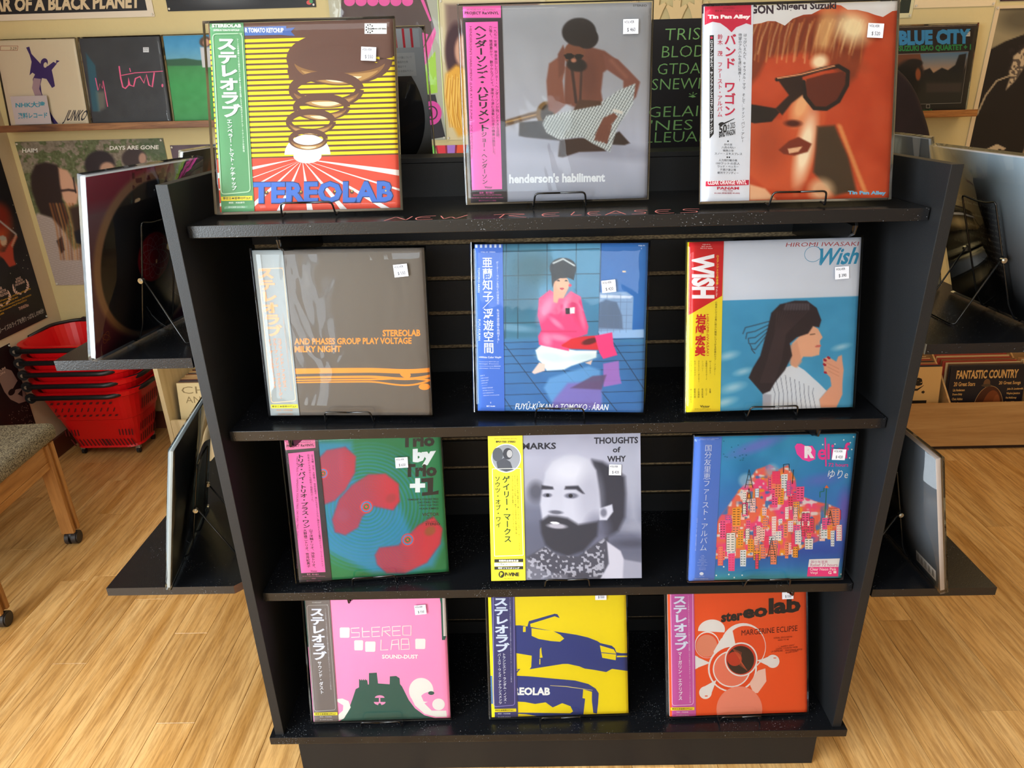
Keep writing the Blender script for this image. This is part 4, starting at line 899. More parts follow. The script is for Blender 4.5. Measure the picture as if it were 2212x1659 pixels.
TP = [(400+rn.random()*1100, 470+rn.random()*760) for _ in range(150)]
def in_town(x, y): return y > 470+abs(x-960)*.75-40 and y < 1250-max(0, x-900)*.42 and 400 < x < 1490 and (y > 800 or 620 < x < 1130)
for x, y in TP:
    if not in_town(x, y): continue
    w_, h_ = 30+rn.random()*50, 60+rn.random()*110; c = rn.choice(['#e9e6e2', '#ee5a92', '#ef8a6a', '#f0a040', '#dfe8ee', '#e8486e', '#f0c8c0'])
    A.poly([(x, y), (x+w_, y-4), (x+w_-3, y+h_), (x+2, y+h_)], c)
    d = rn.choice(['#2a3038', '#1d5a50', '#e8306e', '#2f6aa8', '#2a3038'])
    for k in range(int(h_//22)):
        A.rect(x+6, y+10+k*22, x+w_*.38, y+16+k*22, d); A.rect(x+w_*.55, y+10+k*22, x+w_*.85, y+16+k*22, d)
    if rn.random() < .5: A.band([(x, y+h_), (x, y), (x+w_, y-4), (x+w_, y+h_)], 4, d)
for x, y, s_ in ((690, 470, 1.2), (1425, 840, .9), (895, 1080, 1.3), (690, 640, 1.1)):
    for q in (-1, 1): A.band([(x, y), (x+q*14*s_, y+70*s_), (x+q*30*s_, y+140*s_)], 5, '#22363a')
    for k in (40, 80, 115): A.band([(x-k*.2*s_, y+k*s_), (x+k*.2*s_, y+k*s_)], 4, '#22363a')
A.band([(1000, 500), (1000, 425), (1050, 420), (1050, 480), (1090, 470), (1080, 600)], 7, '#1d2a33'); A.band([(1330, 720), (1330, 670), (1365, 665), (1365, 640), (1390, 630), (1375, 900)], 8, '#1d7a60'); A.poly([(1370, 635), (1390, 608), (1410, 635)], '#e8703a')
for k in range(16): A.ell(440+rn.random()*230, 200+rn.random()*210, 7, 5, '#1f6f92', n=10)
for a, b in ((1545, 200), (1465, 238), (1605, 224), (1354, 243), (1520, 1405), (470, 1337), (405, 1413), (516, 1405), (1635, 172), (1598, 363), (565, 1432), (635, 1412), (1618, 286)): A.ell(a, b, 7, 7, '#dfeef0', n=10)
A.poly([(1100, 262), (1120, 235), (1160, 235), (1200, 256), (1260, 254), (1290, 300), (1286, 376), (1230, 398), (1170, 380), (1120, 330)], '#f04aa6'); A.text('R', 1188, 256, 1278, 366, '#eef0f4', .06)
A.text('elief', 1308, 240, 1600, 384, '#ef3f98', .02, dy=18); A.band([(1376, 180), (1384, 440)], 13, '#ef3f98'); A.text('72 hours', 1406, 408, 1586, 442, '#ef3f98', .01)
A.text('ゆりe', 1394, 470, 1578, 550, '#e4eef4', .0, slant=.2)
A.poly([(1234, 1272), (1510, 1264), (1498, 1340), (1224, 1340)], '#eceef2'); A.poly([(1224, 1340), (1498, 1340), (1494, 1424), (1214, 1424)], '#ee3f8e')
A.text('国分友里恵', 1250, 1282, 1400, 1304, '#c04c86'); A.text('Relief 72 hours', 1246, 1308, 1488, 1334, '#c04c86'); A.text('Clear Neon Pink', 1240, 1346, 1478, 1372, '#fbeef4', .01); A.text('Vinyl', 1242, 1380, 1308, 1408, '#fbeef4', .01); A.text('G', 1404, 1376, 1434, 1404, '#fbeef4', .03); A.rect(1452, 1376, 1478, 1396, '#fbeef4')
A.on('obi', .0022)
A.lines(['RELIEF 72 HOURS / 国分友里恵', 'STEREO / 33 1/3RPM'], 242, 186, 412, 208, '#cfd8f4', .0, 'l', .6)
A.vcol('国分友里恵ファースト・アルバム', 322, 244, 284, 1196, 68, '#dfe8f6', -.006)
A.vcol('TOKYO CITY POPS の歌姫による完全生産限定アナログ盤', 228, 902, 216, 1190, 12, '#b8c8ee')
A.lines(['恋の横顔', 'おしゃべりな夜', '雨の都会', 'Weekend Love', 'Love Song', 'Just A Joke Man', '回転木馬', 'Dancing Tonight', 'パーティーナイト', 'Just A Joke', 'Last Woman'], 236, 1230, 322, 1366, '#c4d2f0', 0, 'c', .55)
A.ell(272, 1394, 18, 14, '#e4ecf8', n=16); A.text('GREAT TRACKS', 250, 1412, 296, 1420, '#c4d2f0'); A.text('定価 ¥4,950 (税抜価格 ¥4,500)', 210, 1434, 332, 1444, '#c4d2f0')
front(8, 'record with turquoise cover of a painted pink town and a pale blue strip', A, (0, .165, '#4b76cc', .0), (.895, .13, 3, '$ 420'), 'turquoise painted town record', fm=.004)

# 10 --- pink cover with dark green hill
A = Art([(163.7, 50), (1532, 15), (1580, 1260), (262, 1300)])
A.poly([(0, 0), (1, 0), (1, 1), (0, 1)], '#ee8fbe', raw=True)
A.poly([(160, 0), (200, 0), (230, 575), (195, 578)], '#1f5a50'); A.poly([(1480, 90), (1550, 90), (1545, 470), (1530, 512), (1502, 512), (1492, 160)], '#1f5a50'); A.poly([(1508, 92), (1560, 92), (1560, 474), (1518, 474)], '#dcdedc')
GR = '#29544c'
A.poly([(500, 1300), (560, 1260), (600, 1180), (640, 1070), (668, 985), (700, 968), (700, 890), (778, 890), (786, 940), (796, 940), (796, 830), (872, 826), (884, 930), (996, 938), (998, 862), (1060, 858), (1092, 880), (1096, 936), (1116, 960), (1180, 1090), (1240, 1170), (1330, 1235), (1430, 1262), (1600, 1262), (1600, 1310)], GR)
for k in range(4): A.rect(712+k*18, 885, 722+k*18, 898, '#ee8fbe')
A.ell(900, 1068, 46, 24, '#ee8fbe', a0=180, a1=360); A.ell(900, 1108, 56, 30, '#ee8fbe', a0=0, a1=180); A.rect(892, 1070, 906, 1112, '#ee8fbe'); A.ell(900, 1132, 14, 12, GR)
C10 = '#dcdeda'
A.ell(1300, 1000, 118, 124, C10); A.ell(1372, 1058, 80, 46, '#ee8fbe', rot=-12); A.ell(1396, 1022, 30, 18, GR)
A.poly([(1185, 1030), (1300, 1050), (1330, 1120), (1400, 1190), (1540, 1190), (1545, 1250), (1440, 1250), (1330, 1220), (1240, 1140)], C10); A.ell(1466, 1130, 60, 56, C10)
A.poly([(488, 1080), (540, 1074), (600, 1100), (620, 1160), (590, 1210), (550, 1270), (500, 1285), (500, 1230), (545, 1190), (548, 1140), (490, 1105)], C10)
for a, b, c, d in ((514, 388, 612, 488), (654, 512, 742, 610), (760, 524, 862, 624), (1244, 498, 1344, 598)): A.poly([(a, b+8), (a+10, b), (c-8, b), (c, b+10), (c-3, d-8), (c-12, d), (a+8, d), (a+2, d-6)], C10)
def strokes(ch, a, b, c, d, w=9):
    P = {'S': [[(1, 0), (0, .05), (.05, .5), (1, .5), (1, .95), (0, 1)]], 'T': [[(.1, 0), (.15, 1), (1, .95)], [(.1, .45), (1, .4)]], 'E': [[(1, 0), (0, .05), (.05, 1), (1, .95)], [(.05, .5), (.9, .45)]],
         'R': [[(0, 1), (.05, .1), (.9, 0), (1, .4), (.1, .5), (.3, .5), (1, 1)]], 'O': [[(0, .05), (1, 0), (.97, 1), (.02, .95), (0, .05)]], 'L': [[(.05, 0), (0, 1), (.9, .95)]], 'A': [[(0, 1), (.15, .1), (.9, 0), (1, 1)], [(.05, .5), (.95, .45)]], 'B': [[(.05, 0), (0, 1), (1, .95), (1, .5), (.1, .5)], [(.05, 0), (.9, 0), (.95, .5)]]}[ch]
    for st in P: A.band([(a+(c-a)*x, b+(d-b)*y) for x, y in st], w, C10)
for i, ch in enumerate('STEREO'): strokes(ch, 625+i*100, 392-i*4, 705+i*100, 485-i*4)
for i, ch in enumerate('LAB'): strokes(ch, 912+i*98, 506-i*3, 992+i*98, 608-i*3)
A.text('SOUND-DUST', 924, 650, 1272, 690, '#e6e6e6', .04)
A.on('obi', .0022)
rrect(A, [(196, 170), (404, 162), (478, 1178), (272, 1192)], 26, 6, '#a3a0a0')
A.text('SOUND-DUST', 248, 134, 338, 146, '#d8d8d8'); A.vcol('ステレオラブ', 292, 190, 322, 700, 140, '#d6daee', .045); A.vcol('サウンド・ダスト', 320, 708, 345, 1026, 42, '#e2e4ee', .02); A.vcol(SIDE, 375, 196, 432, 985, 14, '#c4c4cc')
A.poly([(266, 1206), (494, 1200), (496, 1230), (268, 1232)], '#dccf3a'); A.text('限定日本語帯付盤2LP', 280, 1210, 478, 1226, '#3c3a20', .02); A.text('解説：対談掲載', 324, 1238, 440, 1250, '#c8c8cc'); A.text('D-UHF-D27R2', 326, 1266, 448, 1278, '#c8c8cc')
front(9, 'record with pink cover, dark green hill, white waves and a grey strip', A, (.008, .182, '#6a6262', .0), (.825, .145, -4, '$ 550'), 'pink record on the bottom deck', fm=.006, film=FILM0)

# 11 --- yellow and navy cover
A = Art([(132, -59), (1477.5, -81), (1518, 1222), (205, 1248)])
YY, NV = '#e6d00c', '#2b3a80'
A.poly([(0, 0), (1, 0), (1, 1), (0, 1)], YY, raw=True); A.poly([(170, 850), (200, 850), (215, 1120), (185, 1120)], '#3c6a9a')
A.poly([(400, 366), (460, 366), (570, 385), (800, 430), (1010, 465), (1120, 492), (1210, 528), (1240, 548), (1350, 575), (1380, 600), (1395, 640), (1520, 660), (1520, 822), (1355, 798), (1300, 828), (1180, 805), (1090, 792), (1040, 770), (930, 745), (880, 745), (560, 792), (575, 770), (578, 662), (400, 630)], NV)
A.band([(545, 385), (550, 340), (800, 268)], [34, 30, 24], NV); A.poly([(785, 258), (820, 262), (842, 300), (800, 285)], NV)
A.poly([(570, 395), (680, 412), (780, 425), (850, 462), (890, 500), (850, 530), (760, 522), (640, 500), (574, 470)], YY); A.poly([(1235, 570), (1300, 590), (1370, 612), (1394, 650), (1390, 715), (1260, 690)], YY); A.band([(1250, 640), (1500, 668)], 7, NV); A.rect(1396, 648, 1520, 660, NV); A.rect(1400, 672, 1520, 686, YY)
A.poly([(655, 600), (668, 580), (674, 640), (684, 680), (655, 684)], YY); A.rect(653, 692, 662, 746, YY); A.rect(488, 378, 514, 430, YY)
A.poly([(400, 850), (560, 860), (800, 885), (1000, 905), (1130, 940), (1200, 985), (1230, 1030), (1225, 1130), (1215, 1225), (1180, 1215), (1165, 1100), (1165, 1015), (1080, 990), (1075, 1075), (1100, 1080), (1085, 1235), (400, 1250)], NV)
A.poly([(440, 1100), (520, 1105), (620, 1125), (720, 1110), (790, 1160), (880, 1120), (960, 1150), (985, 1200), (960, 1218), (600, 1208), (440, 1205)], YY); A.poly([(440, 1215), (540, 1222), (640, 1240), (440, 1245)], YY); A.band([(762, 950), (920, 962), (1170, 1000)], [4, 7, 3], '#d8c878'); A.poly([(420, 790), (470, 788), (430, 835)], NV); A.poly([(420, 796), (450, 794), (428, 820)], YY)
A.text('STEREOLAB', 250, 960, 762, 1036, '#eef0ee', .045, dy=-8)
A.on('obi', .0022)
rrect(A, [(186, -40), (386, -46), (424, 1130), (222, 1142)], 28, 6, '#8a82c8')
A.vcol('ステレオラブ', 264, 84, 292, 622, 140, '#d4dff4', .045); A.vcol('トランシエント・ランダム・ノイズ・', 308, 628, 332, 1120, 32, '#dfe4f4', .02); A.vcol('バースツ・ウィズ・アナウンスメンツ', 262, 630, 286, 1120, 32, '#dfe4f4', .02); A.vcol(SIDE, 354, 88, 386, 912, 13, '#c0c4e4')
A.poly([(208, 1164), (438, 1162), (440, 1192), (210, 1194)], YY); A.text('限定日本語帯付盤2LP', 236, 1170, 412, 1184, '#3c3a20', .02); A.text('解説：対談掲載', 264, 1202, 384, 1216, '#c8cce4'); A.text('D-UHF-D02R2', 266, 1234, 386, 1246, '#c8cce4')
front(10, 'record with yellow and navy two-tone cover and a navy strip', A, (.022, .192, '#2c2f6c', .0), (.815, .112, 1, '$ 550'), 'yellow and navy record', fm=.006, film=FILM0)

# 12 --- orange cover with pale discs
A = Art([(171.5, -77), (1491, -94.6), (1500, 1168), (205, 1210)])
A.poly([(0, 0), (1, 0), (1, 1), (0, 1)], '#e25526', raw=True)
WH, OR = '#dedede', '#dc4c22'
A.ell(600, 395, 128, 98, WH, a0=180, a1=380, rot=-4); A.ell(560, 535, 118, 126, WH); A.ell(560, 540, 112, 118, OR); A.ell(555, 545, 100, 106, '#d8876c')
A.ell(900, 560, 215, 226, WH); A.ell(920, 560, 190, 200, '#dd5228'); A.poly([(690, 480), (800, 400), (830, 540), (640, 660), (620, 600)], WH)
A.ell(800, 760, 232, 222, WH); A.ell(800, 762, 216, 206, OR); A.ell(792, 765, 178, 172, WH); A.ell(792, 765, 166, 160, '#e07a62')
A.ell(882, 675, 155, 160, WH); A.ell(882, 675, 142, 146, '#c8402a'); A.ell(878, 680, 128, 132, '#3a2a24'); A.ell(820, 670, 70, 66, '#b83c28', rot=20)
for k in range(7): A.band([(800+k*14, 570+k*6), (940-k*12, 780-k*8)], 3, '#c85838')
for cx, cy, tx, ty, r in ((1180, 695, 1040, 690, 62), (1190, 695, 1030, 685, 50), (545, 985, 650, 865, 60), (430, 700, 590, 705, 66)):
    A.ell(cx, cy, r, r, WH); dx, dy = tx-cx, ty-cy; l = math.hypot(dx, dy); A.poly([(cx-dy/l*r, cy+dx/l*r), (tx, ty), (cx+dy/l*r, cy-dx/l*r)], WH)
A.rect(1186, 660, 1212, 668, OR); A.rect(540, 1012, 566, 1022, OR)
A.poly([(960, 900), (1040, 780), (1110, 760), (1120, 880), (1040, 990), (1000, 990)], '#e4c0b4')
A.ell(866, 1140, 216, 214, '#e48a74')
A.text('ster', 690, 236, 895, 326, '#292524', .045, dy=20); A.text('eo', 895, 204, 1130, 296, '#292524', .045, dy=22); A.text('lab', 1140, 104, 1440, 256, '#292524', .045, dy=20)
A.text('MARGERINE ECLIPSE', 884, 400, 1410, 452, '#4a1a18', .0, dy=40)
A.text('VONAL DECLOSION -', 1186, 470, 1370, 486, '#6a2418', dy=14); A.text('NEED TO BE', 1226, 492, 1330, 504, '#6a2418', dy=8)
for k, (t, a, b) in enumerate((('"...sudden stars"', 1230, 1384), ('COSMIC COUNTRY NOIR', 1206, 1412), ('LA DEMEURE ... MARGERINE ROCK', 1164, 1456), ('D-UHF-D29RT', 1300, 1420))): A.text(t, a, 550+k*22-(k == 3)*8, b, 566+k*22-(k == 3)*8, '#6a2418', dy=18)
A.on('obi', .0022)
rrect(A, [(202, -60), (414, -62), (428, 1092), (226, 1102)], 28, 6, '#e9b8e0')
A.vcol('ステレオラブ', 290, 58, 308, 586, 136, '#d8def2', .045); A.vcol('マーガリン・エクリプス', 296, 592, 304, 1052, 40, '#eeeef6', .02); A.vcol(SIDE, 374, 60, 398, 1078, 13, '#ecd4ec')
A.poly([(210, 1120), (438, 1116), (438, 1144), (212, 1148)], '#e6d22c'); A.text('限定日本語帯付盤2LP', 226, 1126, 420, 1140, '#3c3a20', .02); A.text('解説：対談掲載', 268, 1156, 380, 1168, '#f0dcec'); A.text('D-UHF-D29RT2', 268, 1186, 384, 1196, '#f0dcec')
front(11, 'record with orange cover of pale overlapping discs and a magenta strip', A, (.02, .19, '#c054a4', .0), (.86, .118, 0, '$ 550'), 'orange record with the magenta strip', fm=.007, film=FILM0)

# ------------------------------------------------------------------ records on the far side and on the end shelves
B = Art()          # clear sleeve showing disc and striped insert, seen over the centre wall
B.poly([(0, 0), (1, 0), (1, 1), (0, 1)], '#9aa2ac')
B.ell(.5, .52, .47, .47, '#14171f', n=60); B.ell(.5, .52, .17, .17, '#394154', n=40)
B.rect(.02, 0, .98, .11, '#a9b4bf')
for k in range(18): B.rect(.04+k*.052, 0, .055+k*.052, .11, '#c02338')
B.rect(.72, .14, .94, .28, '#adb3ba'); B.lines(['ステレオサウンド盤について', '本商品は輸入盤国内仕様', 'の完全限定生産品です', '取扱上の注意をお読み下さい'], .74, .16, .92, .27, '#6a6f78', 0, 'l', .5)
record('clear sleeved record with black disc and striped insert behind the yellow striped one', (-.405, .482, 1.2805), math.pi, .20, None, sleeve=True, back=B, side='#20283a')
easel('black wire easel on the far side behind the yellow striped record', (-.405, .482, 1.2732), math.pi, .20)
B = Art()
B.poly([(0, 0), (1, 0), (1, 1), (0, 1)], '#151316')
for t, y0, x0, x1 in (('TRISTYNFAR', .06, .09, .92), ('BLODYNNAU', .20, .08, .90), ("GTDA'R", .34, .06, .50), ('SNEWID', .47, .03, .52), ('* BYW', .59, .28, .80), ('GELAIN', .71, .02, .55), ("'NES I", .83, .04, .48), ('LLEUAD', .94, .01, .56)):
    B.text(t, x0, y0*.72+.01, x0+(x1-x0)*.82, y0*.72+.078, '#6d9a5c', -.012)
record('black record back with hand-drawn green lettering behind the orange tinted portrait', (.372, .470, 1.2805), math.pi, .13, None, sleeve=False, back=B, side='#151316')
easel('black wire easel on the far side behind the orange tinted portrait', (.372, .470, 1.2732), math.pi, .13, h=.06)
# left end, upper
B = Art(); MR = '#3b0f22'
def fu(p):
    X, Y = p.X, p.Y
    p.vgrad([(0, '#8a1c44'), (.12, '#7c1c40'), (.2, '#6e5666'), (.6, '#5a3c4c'), (1, '#4a1430')]); p.ell(.52, .52, .50, .50, '#96785e', soft=.06, op=.9)
    p.ell(.53, .53, .455, .455, '#12121c', soft=.03); p.ell(.53, .53, .15, .15, '#a01c30', soft=.06)
    p.mix((vnoise(X, Y, 30, 4) > .62)*np.clip((Y < .2)*(X > .35)*1., 0, 1)*(np.hypot(X-.53, Y-.53) > .46)*.8, '#4a1020'); p.poly([(.72, 0), (1, 0), (1, .07), (.75, .07)], '#4d6a2c', .01)
B.soft(fu, 150)
for k in range(6): B.ring(.53, .53, .045, .13, .004, '#b0727a', rot=k*30+10, n=30)
B.ring(.09, .9, .02, .035, .003, '#8a5a3a', rot=30, n=20); B.ring(.09, .9, .035, .015, .003, '#8a5a3a', rot=30, n=20)
record('thick maroon record seen from behind on the upper left end shelf', (-.792, .150, 1.055), 1.413-math.pi, .227, None, side='#a9adb4', back=B, T=.0085)
easel('black wire easel behind the maroon record', (-.792, .150, 1.0455), 1.413-math.pi, .227, h=.225)
B = Art()
def fo(p):
    p.fill('#1d2026'); p.poly([(.25, .1), (.6, .03), (1, .2), (1, 1), (.2, 1)], '#4a3038', .03); p.poly([(.3, .35), (.42, .1), (.5, .4), (.58, .12), (.7, .45), (.78, .2), (.9, .6), (.6, .9), (.3, .8)], '#a34a34', .04); p.mottle(12, .16, 3)
B.soft(fo, 60)
record('record with dark and rust coloured picture behind the maroon one', (-.876, .640, 1.055), -R90-.06, .24, None, side='#cfd2d4', back=B)
easel('black wire easel behind the rust coloured record', (-.876, .640, 1.0455), -R90-.06, .24, h=.2)
# left end, lower
B = Art()
def fl(p):
    p.fill('#121116'); p.mottle(5, .05, 3); p.poly([(.4, 0), (1, 0), (1, .5), (.7, .62), (.45, .3)], '#1d1a1c', .1)
B.soft(fl, 60)
record('black backed record with thin lime top edge on the lower left end shelf', (-.820, .152, .5525), 1.735-math.pi, .22, None, side='#a3aaab', back=B, T=.006, film=FILM2)
easel('black wire easel behind the black backed record', (-.820, .152, .5425), 1.735-math.pi, .22, h=.225)
record('second record farther back on the lower left end shelf', (-.800, .500, .5525), -R90, .22, None, side='#b9c3c1')
easel('black wire easel behind the farther lower left record', (-.800, .500, .5425), -R90, .22, h=.225)
# right end, upper
B = Art()
def fr_(p):
    p.vgrad([(0, '#8a98a2'), (.3, '#6a7278'), (.6, '#4a4a4c'), (1, '#44484e')]); p.poly([(-.2, .2), (.45, .25), (.5, 1), (-.2, 1)], '#2a2421', .25)
B.soft(fr_, 60)
for k, t in enumerate(['1. Intro (Drums feat. Cise Star from CYNE)', '2. Feather (feat. Akin & Terry Callier)', '3. Ordinary Joe', '4. Reflection Eternal (feat. aug02)', '5. Luv(sic)', '6. Music Is Mine (feat. Mall)', '7. Eclipse (feat. Substantial, Rick)', '8. The Sign (feat. Pase, Giovanni B)', '9. Thank You (Melody)', '10. World\'s End Rhapsody (feat. Uyama Hiroto)', '11. Modal Soul', '12. Flowers (feat. Child)', '13. Sea of Cloud', '14. Horizon']):
    B.text(t, .56-.010*len(t), .28+k*.035, .58, .300+k*.035, '#8a8884')
record('grey backed record with faint track list on the upper right end shelf', (.880, .160, 1.051), 1.60, .349, None, side='#c9cbd6', back=B, T=.006, film=FILM)
easel('black wire easel behind the record with faint track list', (.880, .160, 1.0415), 1.60, .349, h=.225)
B = Art()
def fs_(p):
    p.fill('#54585a'); p.poly([(.12, 0), (.62, .02), (.55, .3), (.3, .4), (.1, .4)], '#8c928f', .03)  # silvery sleeve reflections painted into the back print, wavy streaks included
    m = np.clip(np.sin(p.X*60+8*vnoise(p.X, p.Y, 8, 2)+p.Y*20), 0, 1)*(p.X < .6)*.4; p.mix(m, '#5e6466')
B.soft(fs_, 80)
record('record in creased silver sleeve behind the right side panel', (.872, .520, 1.051), R90-.05, .25, None, side='#8f949a', back=B, film=FILM2)
easel('black wire easel behind the record with painted shine', (.872, .520, 1.0415), R90-.05, .25, h=.2)
# right end, lower
B = Art()
def fq(p): p.vgrad([(0, '#54585e'), (1, '#4a4f56')]); p.poly([(-.2, 0), (.4, 0), (.4, 1), (-.2, 1)], '#1f2024', .25)
B.soft(fq, 40)
B.rect(.74, .87, .96, .955, '#cfd2d6')
for k in range(5):
    for j in range(4): B.rect(.75+k*.042+j*.007, .885, .753+k*.042+j*.007, .94, '#2b2d32')
record('dark grey record with white barcode label on the lower right end shelf', (.7765, .148, .5185), 1.611, .242, None, side='#b7a9a2', back=B, T=.009)
easel('black wire easel behind the dark grey barcode record', (.7765, .148, .509), 1.611, .242, h=.225)

# ------------------------------------------------------------------ wall: ledges, records, posters
LEDW = wood('ledge_walnut', '#7c5232', '#553520', '#94683f', 1.2, .5, 'x', False)
LEDO = wood('ledge_oak', '#9a6430', '#7a4a22', '#b27a40', 1.2, .5, 'x', False)
def ledge(name, label, x0, x1, z, m):
    e = empty(name, label, 'shelf', ((x0+x1)/2, YB-.05, z))
    w_ = (x1-x0)/2
    bx('board', m, e, -w_, -.05, -.018, w_, .0495, 0, bev=.002); bx('lip', m, e, -w_, -.058, -.018, w_, -.0502, .008, bev=.002)
ledge('wall_ledge', 'long brown wooden ledge on the cream wall carrying three records', -2.125, -.85, 1.384, LEDW)
ledge('wall_ledge', 'short orange brown ledge on the wall carrying the skyline record', 1.40, 1.745, 1.348, LEDO)
A = Art([(-35, 83), (142, 78), (189, 268), (20, 273)])
A.poly([(0, 0), (1, 0), (1, 1), (0, 1)], '#c6b69c', raw=True); P5 = '#33235a'
A.poly([(37, 98), (44, 96), (50, 112), (62, 124), (74, 136), (80, 128), (88, 140), (100, 130), (108, 134), (98, 148), (104, 168), (108, 184), (102, 188), (88, 168), (78, 166), (76, 180), (80, 198), (90, 222), (102, 240), (110, 252), (122, 266), (112, 267), (96, 246), (78, 218), (62, 190), (58, 168), (62, 158), (56, 154), (50, 160), (52, 130), (46, 114)], P5)
A.poly([(60, 166), (76, 168), (74, 190), (86, 214), (70, 214), (58, 188)], '#9a7f86'); A.ell(80, 132, 8, 10, P5); A.ell(83, 137, 4, 6, '#c6b69c'); A.poly([(106, 126), (114, 128), (106, 134)], P5)
A.text('JUNKO', 130, 236, 176, 267, '#2c2c34', .02, slant=.35)
A.rect(-20, 94, 19, 105, '#8c4a34'); A.rect(-19, 95, 18, 104, '#cbb99c'); A.text('3:29', 2, 97, 16, 103, '#33261c')
record('beige record with violet dancing figure, leftmost on the wall ledge', (-1.930, YB-.076, 1.3865), 0, .14, A, sleeve=True, side='#cfc4a8', film=FILM, T=.006, cat='record')
C_ = Art([(16, 210), (95, 210), (103, 268), (25, 268)], W=.145, H=.105); C_.poly([(0, 0), (1, 0), (1, 1), (0, 1)], '#aba2a4', raw=True)
C_.text('NHK大津', 27, 222, 91, 234, '#2d7f94', .03); C_.text('資料レコード', 31, 244, 95, 256, '#2d7f94', .03)
cr = empty('name_card', 'small grey card with teal writing leaning on the beige record', 'card', (-1.985, YB-.091, 1.394), (-.14, 0, 0)); cb = bx('card_sheet', WHITECARD, cr, -.0725, 0, 0, .0725, .0008, .105)
place_art(C_, {'cover_print': (cb, 'card_print', 'card_lettering')})
A = Art([(70, 180), (1340, 155), (1510, 1465), (290, 1500)])
def fsv(p): p.fill('#35383e'); p.mottle(.006, .05, 3); p.poly([(180, 400), (330, 600), (400, 1300), (280, 1300)], '#2b5666', 20); p.poly([(340, 1000), (480, 1000), (480, 1250), (380, 1300)], '#8a8474', 60, .6)
A.soft(fsv, 90)
PK = '#e8608c'
A.band([(740, 752), (950, 715), (1390, 690)], 12, PK); A.band([(705, 610), (730, 800), (760, 930), (800, 950), (850, 900), (850, 790), (870, 900), (930, 920), (960, 800), (1030, 770), (1090, 870), (1130, 740), (1170, 900), (1220, 930), (1255, 710)], 22, PK); A.band([(330, 790), (370, 980), (400, 880), (440, 950), (450, 830), (480, 1000), (520, 1230)], 14, PK); A.band([(870, 640), (885, 700)], 14, PK); A.ell(1378, 908, 14, 26, PK)
A.rect(1085, 325, 1175, 402, '#cfd0d4'); A.lines(['VOLVER', '$ 760'], 1098, 336, 1164, 396, '#3a3d48', 0, 'l', .5)
record('black record with pink handwriting under glossy creased film on the wall ledge', (-1.596, YB-.079, 1.3865), 0, .14, A, film=FILM2, T=.014, side='#3a3a40')
A = Art([(1365, 150), (2560, 125), (2760, 1440), (1545, 1475)])
def fgr(p):
    p.vgrad([(0, '#2f7fae'), (300, '#4a94ba'), (520, '#6fa6ba'), (595, '#3f8a50'), (900, '#3f9a58'), (1500, '#3c8f52')]); p.mottle(.01, .05, 5)
    p.poly([(1400, 500), (1700, 480), (1900, 510), (2300, 500), (2300, 590), (1400, 595)], '#2f5a44', 16); p.ell(2000, 240, 90, 80, '#5a4236', soft=.3); p.ell(2008, 250, 46, 56, '#d09a84', soft=.2); p.poly([(1920, 320), (2080, 320), (2090, 620), (1960, 620)], '#c9c6c8', 12)
A.soft(fgr, 100)
record('record with green meadow and blue sky cover on the wall ledge', (-1.268, YB-.076, 1.3865), 0, .14, A, film=FILM2, side='#4a8a5c', T=.006)
A = Art([(255, 210), (915, 205), (835, 900), (150, 910)], W=.312, H=.312)
def fbc(p):
    p.fill('#2b2020'); p.vgrad([(0, '#2d2322'), (900, '#1e1718')])
    p.poly([(262, 428), (848, 416), (796, 832), (200, 840)], '#2b2422', 4)
    m = p.mask_poly([(262, 428), (848, 416), (800, 640), (230, 640)], 4); tt = np.clip((p.Y-420)/160, 0, 1)[..., None]; a = np.array([.36, .50, .62]); b = np.array([.80, .60, .45]); p.img = p.img*(1-m[..., None])+m[..., None]*(a*(1-tt)+b*tt)
    p.poly([(262, 428), (450, 424), (470, 520), (490, 640), (230, 650)], '#7e4a34', 8); p.poly([(480, 560), (530, 540), (560, 580), (630, 540), (680, 560), (740, 520), (770, 440), (830, 430), (800, 700), (470, 700)], '#1f1c20', 8); p.poly([(230, 620), (800, 660), (796, 832), (200, 840)], '#2a2624', 20); p.ell(360, 620, 130, 140, '#1c191c', soft=.3); p.ell(400, 500, 70, 34, '#241d1e', soft=.3); p.ell(432, 590, 22, 50, '#a4552f', soft=.5)
    p.poly([(500, 665), (800, 665), (790, 740), (500, 740)], '#4d3c3a', 20, .7)
A.soft(fbc, 110)
A.text('BLUE CITY', 278, 244, 858, 360, '#3f94c8', .06, dy=4); A.text('SUZUKI ISAO QUARTET + 1', 274, 360, 865, 412, '#2f8a48', .05, dy=2)
A.band([(262, 428), (846, 416), (796, 832), (200, 840), (262, 428)], 4, '#9a9088'); A.rect(500, 842, 532, 872, '#b8b0a4'); A.rect(503, 845, 529, 869, '#2b2020'); A.text('tbm-24', 470, 882, 550, 898, '#2f8a48', .01); A.rect(810, 262, 855, 298, '#d8d0c0'); A.lines(['VOLVER', '$ 180'], 815, 266, 850, 296, '#4a4440', 0, 'l', .5)
record('dark record with blue block lettering over a skyline picture on the short ledge', (1.558, YB-.076, 1.350), 0, .12, A, W=.312, side='#2b2020', film=FILM)
